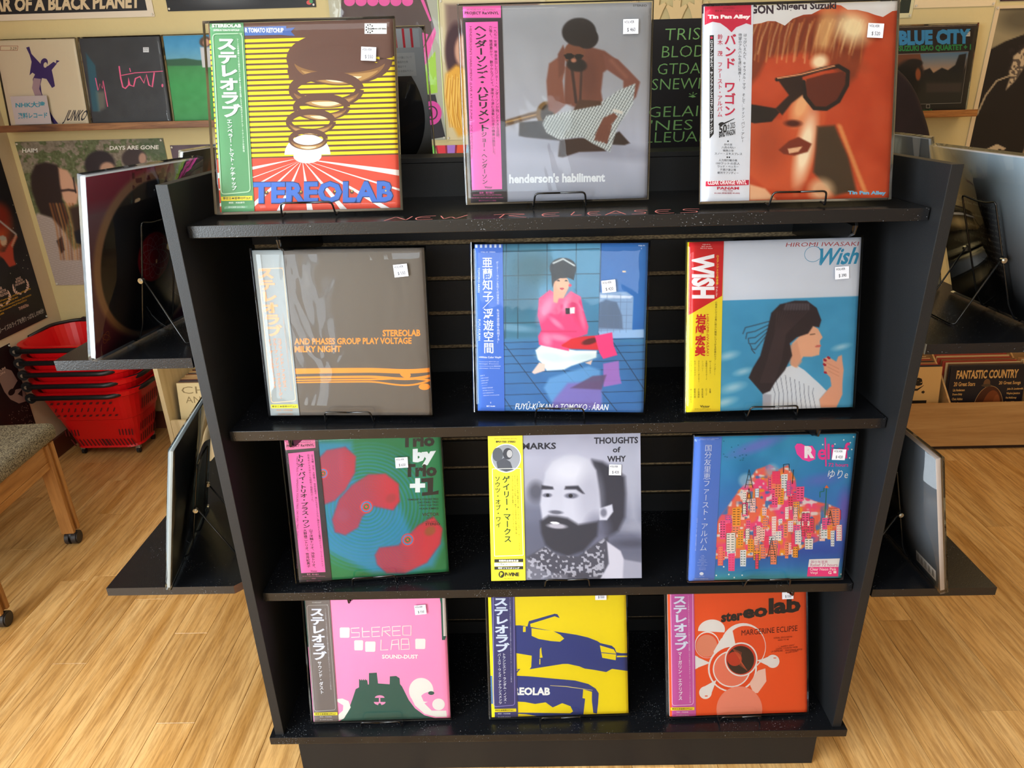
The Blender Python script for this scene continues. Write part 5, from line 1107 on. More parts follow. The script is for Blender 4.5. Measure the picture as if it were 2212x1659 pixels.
# posters
PAPER = mat('poster_paper', '#d9d2c4', .55)
def poster(name, label, art, x=None, y=None, z=0, yaw=0, cat='poster', film=None, th=.0012):
    e = empty(name, label, cat, (x, y, z), (0, 0, yaw)); s_ = bx('sheet', PAPER, e, -art.W/2, 0, 0, art.W/2, th, art.H)
    place_art(art, {'cover_print': (s_, 'poster_print', 'poster_lettering')})
    for sx in (-1, 1):
        for zz in (.008, art.H-.008):
            bm = bmesh.new(); cyl(bm, (sx*(art.W/2-.008), -.003, zz), .004, .004, 'y', 10); obj('push_pin', bm, mat('clear_pin', '#c9c4b8', .2), e)
    if film:
        bm = bmesh.new(); N = 16
        vs = [[bm.verts.new((-art.W/2-.012+(art.W+.024)*i/N, -.006-.002*math.sin(i*1.1+k*.3), -.012+(art.H+.024)*k/N)) for i in range(N+1)] for k in range(N+1)]
        for k in range(N):
            for i in range(N): bm.faces.new((vs[k][i], vs[k][i+1], vs[k+1][i+1], vs[k+1][i]))
        obj('plastic_bag', bm, film, e, smooth=True)
    return e
WY = YB-.0035
def wall_poster(label, art, x0, x1, z0, **k): return poster('wall_poster', label, art, x=(x0+x1)/2, y=WY, z=z0, **k)
A = Art([(-112, -277), (269, -289), (334, 36), (-21, 46)], W=.645, H=.481); A.poly([(0, 0), (1, 0), (1, 1), (0, 1)], '#d2c6b4', raw=True); A.poly([(.01, .01), (.962, .01), (.962, .955), (.01, .955)], '#1c1b20', raw=True)
A.text('FEAR OF A BLACK PLANET', -40, -4, 302, 27, '#c8b493', .045, dy=9); wall_poster('black poster with stencilled cream title along its bottom edge', A, -2.10, -1.455, 1.769)
A = Art([(295, -327), (641, -338), (683, 15), (363, 25)], W=.576, H=.515)
def fdk(p): p.fill('#19181b'); p.ell(480, 0, 60, 14, '#55585c', soft=1.2, op=.8); p.mottle(.02, .05, 2)  # soft grey glare painted into the black of the poster
A.soft(fdk, 60); A.ell(668, 5, 6, 5, '#c94a4a'); A.ell(672, 3, 4, 4, '#3f8a58'); wall_poster('glossy black poster hanging above the meadow record', A, -1.40, -.824, 1.785, th=.001)
A = Art([(708, -8), (945, -15), (964, 302), (743, 307)], W=.423, H=.53); A.poly([(0, 0), (1, 0), (1, 1), (0, 1)], '#a9a897', raw=True)
A.poly([(735, -20), (745, -20), (725, 60), (735, 200), (770, 280), (770, 310), (700, 310), (700, -20)], '#b4ae98'); A.poly([(738, -20), (915, -20), (938, 60), (925, 120), (900, 180), (780, 200), (735, 60)], '#4a3532')
A.poly([(938, 58), (942, 70), (912, 165), (903, 150), (906, 120), (930, 75)], '#e0509c'); A.poly([(905, 68), (925, 74), (912, 108), (903, 110)], '#e0509c'); A.poly([(900, -20), (908, -20), (932, 44), (928, 46)], '#e0509c')
for k in range(6): A.ell(755+k*25, 2, 12, 11, '#e0509c')
A.poly([(905, 160), (925, 130), (940, 110), (945, 200), (918, 204)], '#9fc83c'); A.poly([(900, 205), (940, 204), (962, 296), (925, 302), (900, 300)], '#2c2428'); A.ell(932, 244, 22, 26, '#d8479c'); A.ring(932, 244, 12, 14, 3, '#2c2428'); A.ell(928, 244, 6, 8, '#2c2428'); A.poly([(944, 0), (950, 0), (964, 290), (958, 240)], '#d8e29a')
wall_poster('bagged poster of brown shape with pink and lime patches', A, -.775, -.352, 1.29, film=FILM)
A = Art([(947, -2), (1178, -9), (1180, 297), (965, 303)], W=.41, H=.512)
def fwm(p): p.fill('#cdbf98'); p.poly([(968, 12), (1160, 8), (1160, 60), (968, 60)], '#6b5450', 6); p.poly([(960, 8), (1165, 4), (1165, 240), (972, 260)], '#7a625a', 8, .8); p.ell(985, 110, 24, 60, '#3c1e24', soft=.3); p.ell(1002, 110, 20, 36, '#c99a80', soft=.3); p.poly([(962, 160), (985, 140), (1010, 150), (1015, 290), (990, 296), (972, 260), (958, 210)], '#dba238', 8)
A.soft(fwm, 90)
for k in range(26): A.band([(966+k*1.8, 160+3*(k % 5)), (962+k*2, 200+8*(k % 7)), (970+k*1.9, 276)], [1.5, 3, 1], ['#ecc160', '#c4862a', '#e0ae44'][k % 3])
wall_poster('cream board with picture of dark haired figure in shaggy yellow coat', A, -.350, .06, 1.288)
A = Art(W=.42, H=.24); A.poly([(0, 0), (1, 0), (1, 1), (0, 1)], '#8a1f34')
for k in range(14): A.poly([(.5, 1.2), (-.1+k*.1, 0), (-.02+k*.1, 0)], ['#e0552c', '#4aa0c8', '#e8b030', '#c8308a', '#7ac85a', '#d02f3c', '#a070c8'][k % 7])
wall_poster('poster of rainbow coloured rays under the bagged poster', A, -.56, -.14, 1.028)
A = Art([(32, 307), (352, 298), (417, 609), (121, 616)], W=.618, H=.608)
def fhm(p):
    p.fill('#5d6444'); n = vnoise(p.X, p.Y, .18, 3)*.5+vnoise(p.X, p.Y, .05, 7)*.5; p.mix((n > .5)*np.clip((430-p.Y)/80, 0, 1)*.8, '#8a7b70'); p.mottle(.3, .18, 5); p.mottle(.12, .10, 9)
    p.poly([(300, 300), (360, 298), (375, 345), (310, 335)], '#3f5236', 20, .7)
    p.poly([(74, 468), (82, 460), (118, 470), (140, 500), (160, 540), (200, 520), (300, 520), (300, 620), (120, 620), (90, 545)], '#aa9c96', 6)
    m = p.mask_poly([(74, 468), (120, 470), (200, 520), (300, 620), (120, 620), (90, 545)], 6); p.mix(m*(np.sin(p.Y*1.3+p.X*.3) > .3)*.25, '#6d5f5c'); p.poly([(122, 520), (134, 510), (140, 540), (132, 548)], '#201d22', 3)
    p.poly([(66, 380), (76, 356), (98, 350), (122, 356), (136, 372), (140, 400), (134, 430), (150, 470), (140, 500), (112, 470), (88, 462), (78, 440), (68, 410)], '#2d201e', 6); p.poly([(126, 362), (146, 368), (160, 390), (172, 408), (166, 440), (148, 446), (136, 430), (130, 400)], '#c79a80', 5)
    p.stroke([(132, 412), (148, 410), (162, 412)], 5, '#3a2a28', 3); p.stroke([(158, 384), (164, 416)], 3, '#1f191b', 2)
    for k in range(8): p.stroke([(108+k*7, 440), (122+k*7, 490), (132+k*6, 560)], 3, ['#a06434', '#7a4526', '#c08850'][k % 3], 4, .85)
    p.ell(216, 355, 33, 30, '#2b2226', soft=.2); p.ell(232, 364, 16, 14, '#b08a74', soft=.4); p.ell(290, 342, 27, 22, '#3a2e2e', soft=.2); p.ell(308, 342, 8, 12, '#a58270', soft=.4); p.poly([(150, 450), (180, 440), (180, 500), (165, 520)], '#3a2a22', 8); p.poly([(160, 500), (185, 490), (190, 530), (165, 525)], '#1e1b20', 4)
A.soft(fhm, 170); A.text('HAIM', 48, 321, 81, 330, '#d8d4cc', .03, dy=1); A.text('DAYS ARE GONE', 237, 315, 343, 324, '#d8d4cc', .03, dy=2)
wall_poster('poster of long haired women on grass below the wall ledge', A, -2.141, -1.523, .717)
A = Art(W=.42, H=.5)
A.soft(lambda p: (p.fill('#54434c'), p.mottle(6, .12, 4)), 50); wall_poster('muted purple poster beside the grassy poster', A, -1.50, -1.08, .796)
A = Art(W=.144, H=.23); A.poly([(0, 0), (1, 0), (1, 1), (0, 1)], '#c8c4a0'); A.rect(.09, .05, .91, .93, '#26302c')
for k in range(5): A.ring(.5, .3+k*.11, .12+.05*(k % 2), .06, .03, '#c8c4a0')
wall_poster('small tarot sized print with dark ornament', A, 1.33, 1.474, 1.69)
A = Art(W=.31, H=.4); A.poly([(0, 0), (1, 0), (1, 1), (0, 1)], '#d8c6a4'); wall_poster('blank cream sheet pinned above the skyline record', A, 1.475, 1.785, 1.722)
A = Art(W=.5, H=.4); A.poly([(0, 0), (1, 0), (1, 1), (0, 1)], '#3a2430'); wall_poster('dark purple poster above the black and white one', A, 1.80, 2.30, 1.737)
A = Art([(538, -40), (1900, -80), (1480, 1590), (228, 1560)], W=.56, H=.572)
def fbw(p):
    p.fill('#1d1719'); p.poly([(545, 0), (1900, 0), (1900, 200), (839, 245), (620, 330), (480, 410)], '#8c8064', 30); p.ell(760, 100, 200, 130, '#4c463a', soft=1, op=.8)
    sil = [(480, 410), (620, 325), (800, 250), (900, 240), (1500, 200), (1700, 1600), (200, 1600), (360, 1000)]; p.poly(sil, '#1b1618', 8)
    p.poly([(690, 480), (839, 340), (960, 330), (960, 480), (830, 520), (760, 640), (700, 740), (620, 830), (660, 700), (650, 640), (680, 560)], '#b09c80', 16); p.mix(p.mask_poly([(650, 400), (860, 330), (860, 480), (640, 830)], 10)*(vnoise(p.X, p.Y, .06, 3) > .55)*.7, '#2a2224')
    p.poly([(830, 520), (1000, 420), (1050, 760), (870, 770), (800, 680)], '#b8a488', 10); p.stroke([(360, 1080), (440, 880), (540, 730), (660, 680)], 14, '#a8977c', 6)
    p.poly([(445, 1440), (540, 1390), (620, 1440), (600, 1460), (550, 1440), (540, 1520), (450, 1500)], '#b8a488', 5); p.poly([(800, 1030), (1000, 950), (1050, 1560), (750, 1560), (830, 1330)], '#b09a7c', 14)
A.soft(fbw, 130)
P6 = '#cdb998'; A.poly([(0, 0), (.03, 0), (.03, 1), (0, 1)], P6, raw=True); A.poly([(0, 0), (1, 0), (1, .018), (0, .018)], P6, raw=True)
wall_poster('large black and white poster of figures with pale border', A, 1.79, 2.35, 1.15)
A = Art(W=.36, H=.36)
def fep(p): p.fill('#cbb98c'); p.ell(.25, .5, .2, .12, '#5c7a44', soft=.4); p.ell(.2, .42, .12, .1, '#252320', soft=.3); p.ell(.3, .62, .14, .16, '#d8d0b0', soft=.3); p.ell(.3, .7, .05, .06, '#c23a2c', soft=.3); p.poly([(0, .92), (1, .92), (1, 1), (0, 1)], '#7c4a2c', .01); p.mottle(9, .06, 2)
A.soft(fep, 60); A.text('EP', .40, .22, .47, .27, '#2c2824', .02)
wall_poster('pale illustrated poster with small dark lettering behind the grey record', A, .335, .695, 1.316)
# garland of paper dolls
e = empty('paper_doll_garland', 'garland of cut out paper dolls strung across the wall above the grey record', 'garland', (.52, WY-.004, 1.62))
SKIN = mat('doll_paper', '#d8bd8c', .7); INK = mat('doll_ink', '#2b2a26', .7)
for k in range(4):
    x = -.12+k*.082; z = .08+.008*(k % 2)
    bm = bmesh.new(); prism(bm, [(x-.018, z), (x+.018, z), (x+.03, z+.03), (x+.041, z+.05), (x+.035, z+.058), (x+.014, z+.048), (x+.016, z+.085), (x, z+.098), (x-.016, z+.085), (x-.014, z+.048), (x-.035, z+.058), (x-.041, z+.05), (x-.03, z+.03)], -.0006, .0006, axis='y')
    prism(bm, [(x-.02, z), (x+.018, z), (x+.008, z-.06), (x-.024, z-.05)], -.0006, .0006, axis='y'); d = obj('paper_doll', bm, SKIN, e)
    bm = bmesh.new(); prism(bm, [(x-.010, z+.07), (x-.012, z+.088), (x, z+.094), (x+.012, z+.088), (x+.010, z+.07), (x+.006, z+.082), (x-.006, z+.082)], -.0014, -.0008, axis='y'); prism(bm, [(x-.016, z-.02), (x-.002, z-.01), (x-.01, z-.05), (x-.02, z-.045)], -.0014, -.0008, axis='y')
    obj('doll_drawing', bm, INK, d)
# side wall posters
def side_poster(label, art, y0, y1, z0): return poster('wall_poster', label, art, x=XL+.0035, y=(y0+y1)/2, z=z0, yaw=R90)
A = Art([(-250, 325), (-11, 303), (103, 686), (-87, 778)], W=.53, H=.744)
def ffm(p):
    p.fill('#17161c'); p.ell(-40, 500, 62, 60, '#b34a20', soft=.5); p.ell(-5, 470, 26, 30, '#7a2216', soft=.8); p.mottle(.06, .05, 4)
    p.poly([(-10, 545), (10, 545), (18, 530), (34, 508), (38, 512), (28, 534), (30, 560), (36, 575), (22, 580), (8, 560)], '#b0402c', 3); p.ell(8, 522, 7, 10, '#c8a890', soft=.3); p.ell(6, 515, 8, 5, '#a8a49c', soft=.3); p.stroke([(26, 532), (35, 508)], 4, '#c09078', 2); p.poly([(20, 578), (36, 572), (56, 606), (44, 604), (20, 640), (12, 620)], '#101014', 3); p.stroke([(-20, 462), (34, 506)], 3.5, '#a8a4a8', 2)
A.soft(ffm, 120)
rn = random.Random(4)
for k in range(60): a, b = rn.random(), rn.random()*.8; A.poly([(a, b), (a+.006, b), (a+.006, b+.005), (a, b+.005)], '#b8b2a0', raw=True)
A2 = Art(W=.53, H=.744); A2.on('x', .0012)
A2.lines(['2nd PLACE', 'BEST DIRECTOR', 'LONG CHI FILM FEST'], .74, .72, .86, .765, '#d8b8ac', .02, 'c', .8); A2.lines(['WINNER', 'BEST DIRECTOR', 'NASHVILLE FILM'], .50, .735, .64, .79, '#d8b8ac', .02, 'c', .8)
for cx, cy in ((.80, .755), (.57, .775)):
    for sg in (-1, 1):
        for k in range(6): t = k/5*1.4; A2.ell(cx+sg*.085*math.cos(t-.2), cy+.045*math.sin(t-.2)+.012, .016, .006, '#d8b8ac', rot=sg*(60-k*14), n=10)
A2.lines(['OSCILLOSCOPE LABORATORIES Presents a film by NATHANIAL HORNBLOWER', 'starring MIKE D AD-ROCK MCA with MIXMASTER MIKE', 'Editor and Supervising NEAL USATIN Executive Producer JON DORAN', 'Produced by DECHEN PEMA and associates PHILLIP PALAZZOLO', 'Sound Producer JEFF PALMER', 'NATHANIAL HORNBLOWER'], .30, .80, .90, .90, '#c89a2c', .02, 'l', .72)
A2.text('THINKFilm', .70, .875, .82, .893, '#c8a090', .02); A2.text('カメラで、ビースティ・ボーイズのライブを撮りっぱなしの90分!', .10, .935, .97, .965, '#b8b4ae', .01)
A2.poly([(.42, .30), (.60, .33), (.60, .41), (.42, .39)], '#e0b81c')
sp = side_poster('black space poster with red planet, red shirted figure and yellow credits', A, 1.27, 1.80, .594); place_art(A2, {'x': (sp.children[0], 'poster_print', 'poster_lettering')})
A = Art(W=.455, H=.427)
A.poly([(0, 0), (1, 0), (1, 1), (0, 1)], '#1c1012')
A.poly([(.74, .22), (.84, .19), (.92, .25), (.95, .37), (.86, .42), (.80, .46), (.90, .44), (.97, .46), (1, .52), (.97, .60), (.88, .58), (.80, .5), (.76, .40)], '#8a6e66'); A.ell(.84, .44, .045, .03, '#1c1012'); A.ell(.97, .40, .04, .03, '#1c1012'); A.poly([(.9, .49), (.97, .47), (.95, .54)], '#1c1012')
A.text('H', .50, .06, .62, .17, '#c8a898', .0); A.text('PRESENTS A NEW ALBUM', .30, .185, .86, .205, '#c8a898', .03, dy=.0); A.text('AND COLLECTION', .40, .22, .84, .24, '#c8a898', .03)
for k in range(3): A.ring(.66, .10+.03*k, .05, .02, .004, '#7a5c54', a0=180, a1=420)
for k in range(90): a, b = .72+rn.random()*.26, .62+rn.random()*.35; A.ell(a, b, .004, .004, '#9a8078', n=6)
A.rect(.40, .46, .52, .56, '#9aa8ac'); A.rect(.41, .47, .51, .55, '#2f4a5c')
side_poster('dark brown music poster with pale face below the space poster', A, 1.08, 1.535, .14)
A = Art(W=.53, H=.5); A.poly([(0, 0), (1, 0), (1, 1), (0, 1)], '#a80f1c'); side_poster('plain red poster above the space poster', A, 1.28, 1.81, 1.355)
# hooded garment on a wall hook
HOOD = mat('dark_purple_cloth', '#1f1118', .9, bump=.5, bscale=30, var=.3, vscale=14)
e = empty('hooded_sweatshirt', 'dark purple hooded garment hanging in front of the skyline record', 'garment', (1.24, 1.72, 1.0))
bm = bmesh.new(); prof = [(-.24, 0), (.30, .0), (.31, .2), (.285, .29), (.25, .35), (.215, .41), (.18, .46), (.13, .505), (.06, .54), (0, .55), (-.08, .53), (-.14, .47), (-.19, .38), (-.24, .25)]
n_ = len(prof); ringsv = []
for yy, sc_ in ((-.045, .86), (-.055, .93), (-.03, 1), (.02, 1), (.045, .94)):
    ringsv.append([bm.verts.new(((x-.02)*sc_+.02+.006*math.sin(i*2.3+yy*90), yy, z*(1-(1-sc_)*.35))) for i, (x, z) in enumerate(prof)])
for a, b in zip(ringsv, ringsv[1:]):
    for i in range(n_): bm.faces.new((a[i], a[(i+1) % n_], b[(i+1) % n_], b[i]))
bm.faces.new(ringsv[0][::-1]); bm.faces.new(ringsv[-1]); body = obj('body', bm, HOOD, e, smooth=True)
sub = body.modifiers.new('s', 'SUBSURF'); sub.levels = 2; sub.render_levels = 2
bm = bmesh.new(); tube(bm, bend([(0, .16, .50), (0, .16, .56), (0, .055, .56), (0, .045, .50)], .02, 4), .005); obj('wall_hook', bm, CHROME, e)

# ------------------------------------------------------------------ record bins
PLY = wood('birch_plywood', '#b98f5c', '#a87c4a', '#c9a26e', .8, .5, 'x', False, .25)
PLY2 = wood('pale_plywood', '#cdb88e', '#bda67a', '#dac8a2', .8, .5, 'z', False, .2)
DK = mat('kick_dark', '#2a140c', .7)
def bin_(label, x0, n, wc, front_h, m, yf=1.5, back_h=.5, left_h=None):
    e = empty('record_bin', label, 'record bin', (x0+n*wc/2, 1.68, 0)); X = -n*wc/2; d0, d1 = yf-1.68, YB-.02-1.68
    bx('front_board', m, e, X, d0, .018, X+n*wc, d0+.012, front_h, bev=.001); bx('back_board', m, e, X, d1-.01, .018, X+n*wc, d1, back_h); bx('floor_board', m, e, X, d0+.0122, .03, X+n*wc, d1-.0102, .042)
    bx('kick_board', DK, e, X+.01, d0+.01, 0, X+n*wc-.01, d0+.02, .0178)
    for k in range(n+1):
        xx = X+k*wc; h = (left_h if (left_h and k == 0) else front_h+.01)
        bm = bmesh.new()
        if left_h and k == 0: prism(bm, [(d0-.004, 0), (d1, 0), (d1, back_h), (d0-.004, left_h)], xx-.018, xx-.0002, axis='x')
        else: prism(bm, [(d0+.0122, .0422), (d1-.0102, .0422), (d1-.0102, back_h-.05), (d0+.12, front_h+.09), (d0+.0122, front_h-.005)], xx+.001, xx+.0085, axis='x')
        obj('divider', bm, PLY2 if left_h else m, e)
    return e
bin_('pale wooden record bin on the floor at left behind the red baskets', -1.557, 2, .335, .215, PLY2, back_h=.52, left_h=.60)
bin_('birch plywood record bin with long front board on the floor at right', 1.390, 4, .338, .2185, PLY, back_h=.52)
rn = random.Random(21)
CS = ['#b58a55', '#8a5a36', '#5a2c20', '#c9a676', '#3a2c28', '#a23a28', '#c29a68', '#6b4a34', '#2c2a30', '#b07848', '#d0b488']
def stack(x, art, n, label, y0=1.532, z0=.0425, name=''):
    record(label, (x, y0, z0), 0, .16, art, sleeve=False, side='#3a2c28' if 'dark' in label else '#c9a676', T=.004)
    yy = y0
    for k in range(n):
        yy += .010+rn.random()*.012; s_ = CS[int(rn.random()*len(CS))]; dz = rn.random()*.006
        r = record('%s jacket, %s behind the front record of %s' % ({'#b58a55': 'tan', '#8a5a36': 'brown', '#5a2c20': 'maroon', '#c9a676': 'cream', '#3a2c28': 'black brown', '#a23a28': 'red', '#c29a68': 'buff', '#6b4a34': 'walnut', '#2c2a30': 'charcoal', '#b07848': 'orange tan', '#d0b488': 'ivory'}[s_], ['next', 'second', 'third', 'fourth', 'fifth', 'sixth', 'seventh', 'eighth', 'ninth', 'tenth', 'eleventh', 'twelfth'][k], name), (x+(rn.random()-.5)*.008, yy, z0+.0005), 0, .16-.004*k, None, sleeve=False, side=s_, T=.0035, group='records filed in the floor bins')
A = Art(); A.poly([(0, 0), (1, 0), (1, 1), (0, 1)], '#d6c294'); A.text('CHUCK', .06, .05, .95, .15, '#8a7650', -.005); A.text('AND', .10, .19, .42, .28, '#8a7650', -.005); A.rect(.45, .30, .95, .80, '#8f9292'); A.rect(.55, .34, .9, .44, '#5d6468')
stack(-1.382, A, 11, 'cream record with thin grey capitals at the front of the left bin', name='the left bin')
A = Art(); A.poly([(0, 0), (1, 0), (1, 1), (0, 1)], '#d0a468'); A.text('Peggy Lee', -.2, .10, .76, .30, '#1c1410', .06); A.band([(.28, .31), (.70, .31), (.78, .25)], [.02, .03, .005], '#1c1410'); A.text('BORN FOR LOVE', .03, .335, .66, .365, '#2c2018', .02); A.ell(.78, .345, .025, .022, '#2c2018', n=5); A.rect(.05, .46, .84, .98, '#1d1512'); A.poly([(.08, .47), (.22, .52), (.30, .98), (.1, .98)], '#5e3226')
stack(1.553, A, 9, 'tan record with heavy black script lettering in the right bin', name='the first right compartment')
A = Art(); A.poly([(0, 0), (1, 0), (1, 1), (0, 1)], '#1d1720')
A.ell(.56, .62, .2, .34, '#4a2414', n=40); A.ell(.60, .64, .13, .3, '#7a3d1c', n=40); A.ell(.66, .66, .06, .26, '#8e4c26', n=30); A.ring(.56, .62, .2, .34, .006, '#b08a5c', a0=180, a1=360); A.ell(.50, .24, .045, .06, '#6a4a30', n=14); A.ell(.50, .27, .07, .02, '#4a3a2c', n=14)
A.text('FANTASTIC COUNTRY', .08, .055, .90, .175, '#cfa060', .035); A.text('20 Great Stars', .06, .215, .345, .275, '#cfa060', .02); A.text('20 Great Songs', .66, .215, .95, .275, '#cfa060', .02)
for k, t in enumerate(['Liz Anderson', 'Duane Eddy', 'Chet Atkins', 'Bobby Bare', 'Skeeter Davis', 'Jimmy Dean', 'Norman Luboff', 'Dottie West']): A.text(t, .06, .31+k*.062, .06+.013*len(t), .345+k*.062, '#cfa060', .03)
for k, t in enumerate(['John D. Loudermilk', 'Waylon Jennings', 'Pat McKinney', 'Roger Miller', 'Michael Nesmith', 'Jerry Reed', 'Connie Smith']): A.text(t, .78, .31+k*.062, .78+.012*len(t), .345+k*.062, '#cfa060', .03)
stack(1.905, A, 10, 'dark record listing stars beside a brown saddle in the right bin', name='the saddle compartment')
A = Art(); A.poly([(0, 0), (1, 0), (1, 1), (0, 1)], '#a8845a'); A.rect(.1, .15, .9, .8, '#5c3c30')
stack(2.24, A, 5, 'plain tan record with brown square at the right end of the bin', name='the third right compartment')

# ------------------------------------------------------------------ stacked red shopping baskets
RED = mat('red_plastic', '#d80a12', .38, spec=.5, bump=.1, bscale=200); SLOT = mat('slot_shadow_red', '#5c0408', .8)
BLK = mat('black_plastic', '#17181a', .42); RIV = mat('rivet', '#c8b8a0', .35, metal=.8)
def footprint(x0, x1, y0, y1, r, n=6, chamf=0):
    P = []
    for cx, cy, a0 in ((x1-r, y0+r, -90), (x1-r, y1-r, 0), (x0+r, y1-r, 90), (x0+r, y0+r, 180)):
        for k in range(n+1): a = math.radians(a0+90*k/n); P.append((cx+r*math.cos(a), cy+r*math.sin(a)))
    return P
def sect(t):   # t 0 bottom .. 1 rim, local coordinates about the basket's centre
    e_ = t**1.05
    return (-.150-.068*e_, .150+.072*e_, -.095-.082*e_, .085+.075*e_, .055+.035*e_)
bz0, bz1 = .042, .345
bm = bmesh.new(); rings = []
for t in (0, .03, .25, .5, .52, .8, .90, .93, 1.0):
    x0, x1, y0, y1, r = sect(t)
    k = -.006 if 0 < t <= .5 else 0
    if t >= .93: k = .012
    rings.append([bm.verts.new((x, y, bz0+(bz1-bz0)*t)) for x, y in footprint(x0-k, x1+k, y0-k, y1+k, r)])
nn_ = len(rings[0])
for a, b in zip(rings, rings[1:]):
    for i in range(nn_): bm.faces.new((a[i], a[(i+1) % nn_], b[(i+1) % nn_], b[i]))
inner = []
for t in (1.0, .9, .5, .05):
    x0, x1, y0, y1, r = sect(t); inner.append([bm.verts.new((x, y, bz0+(bz1-bz0)*t+(.0 if t > .05 else .003))) for x, y in footprint(x0+.004, x1-.004, y0+.004, y1-.004, max(r-.004, .01))])
for i in range(nn_): bm.faces.new((rings[-1][i], rings[-1][(i+1) % nn_], inner[0][(i+1) % nn_], inner[0][i]))
for a, b in zip(inner, inner[1:]):
    for i in range(nn_): bm.faces.new((a[(i+1) % nn_], a[i], b[i], b[(i+1) % nn_]))
bm.faces.new(inner[-1]); bm.faces.new(rings[0][::-1]); bmesh.ops.recalc_face_normals(bm, faces=bm.faces[:])
bask_me = bpy.data.meshes.new('body'); bm.to_mesh(bask_me); bm.free(); bask_me.materials.append(RED)
def slot(bm, face, u, t0, t1, w, slant=0):
    """thin dark slot lying on the outside: face 'f' front (u = x) or 'r' right side (u = y)"""
    pts = []
    for t, du in ((t0, 0), (t1, slant)):
        x0, x1, y0, y1, r = sect(t); z = bz0+(bz1-bz0)*t; k = (.006 if t <= .5 else 0)
        pts.append((u+du, y0+k-.0028, z) if face == 'f' else (x1-k+.0028, u+du, z))
    a, b = Vector(pts[0]), Vector(pts[1]); d = Vector((w/2, 0, 0)) if face == 'f' else Vector((0, w/2, 0)); m_ = (a-b)*.12
    vs = [a-d-m_*0, a+d, b+d, b-d]; vs = [a-d*.5, a+d*.5, a+d-m_, b+d+m_, b+d*.5, b-d*.5, b-d+m_, a-d-m_]
    bm.faces.new([bm.verts.new(v) for v in vs])
def make_basket(full):
    e = empty('shopping_basket', 'x', 'basket', (-1.928, 1.695, 0))
    o = bpy.data.objects.new('body', bask_me); link(o, e)
    if full:
        rows = []
        for k in range(10): rows.append(('f', -.125+k*.0175-.01, .16, .03, .0065, -.006)); rows.append(('f', .0+k*.0165+.0, .16, .03, .0065, -.006)) if k < 9 else None
        for k in range(5): rows += [('f', -.155+k*.014, .34, .22, .006, .008), ('f', .085+k*.014, .34, .22, .006, .008)]
        for k in range(10): rows += [('f', -.14+k*.028, .84, .80, .012, .010), ('f', -.14+k*.028, .74, .67, .006, .014), ('f', -.14+k*.028, .62, .585, .012, .010)]
        for k in range(9): rows += [('r', -.075+k*.019, .19, .05, .0075, 0), ('r', -.078+k*.019, .38, .24, .0075, 0), ('r', -.08+k*.019, .78, .60, .0075, 0)] if k < 8 else []
        for rr_ in rows:
            if not rr_: continue
            f_c, u, t1, t0, w_, sl = rr_; bm = bmesh.new(); slot(bm, f_c, u, t0, t1, w_, sl); obj('vent_slot', bm, SLOT, e)
        for sx in (-1, 1):
            for sy in (-1, 1):
                bm = bmesh.new(); cyl(bm, (sx*.125, sy*.065, .013), .013, .012, 'x', 18); cyl(bm, (sx*.125, sy*.065, .013), .006, .018, 'x', 10); w_ = obj('wheel', bm, BLK, e)
                bm = bmesh.new(); box(bm, sx*.125-.010, sy*.065-.008, .024, sx*.125+.010, sy*.065+.010, .0418, bev=.002); box(bm, sx*.125-.011, sy*.065-.004, .010, sx*.125-.009, sy*.065+.004, .026); obj('wheel_fork', bm, mat('fork_metal', '#b0b4b8', .3, metal=.9), w_)
    x0, x1, y0, y1, r = sect(1.0); zz = bz1-.013
    # front bail handle lying along the rim
    pts = [(x0+.030, y0-.020, zz), (x1-.075, y0-.020, zz), (x1+.012, y0+.075, zz+.006), (x1+.016, -.01, zz+.006)]
    bm = bmesh.new(); tube(bm, bend(pts, .03, 5), .0105, 10); hd = obj('handle', bm, BLK, e, smooth=True)
    bm = bmesh.new(); cyl(bm, (x0+.026, y0-.019, zz), .0215, .010, 'y', 24); obj('pivot_disc', bm, BLK, hd)
    bm = bmesh.new(); cyl(bm, (x0+.026, y0-.0255, zz), .0072, .004, 'y', 14); obj('rivet', bm, RIV, hd)
    # back bail
    pts = [(x0-.014, -.045, zz+.012), (x0-.004, y1-.06, zz+.02), (x0+.07, y1+.006, zz+.02), (x1-.08, y1+.006, zz+.02)]
    bm = bmesh.new(); tube(bm, bend(pts, .03, 5), .0075, 8); hb = obj('handle', bm, BLK, e, smooth=True)
    bm = bmesh.new(); cyl(bm, (x0+.105, y1+.004, zz+.020), .014, .010, 'y', 18); obj('pivot_disc', bm, BLK, hb)
    return e
lab = ['red plastic basket on wheels, lowest of the nested stack', 'red basket nested second from the bottom of the stack', 'red basket in the middle of the nested stack', 'red basket nested second from the top of the stack', 'red basket on top of the nested stack']
b0 = make_basket(True); b1 = make_basket(False)
for k in range(5):
    o = b0 if k == 0 else (b1 if k == 1 else copy_tree(b1)); o.location.z = k*.0525; o['label'] = lab[k]; o['group'] = 'nested red shopping baskets'

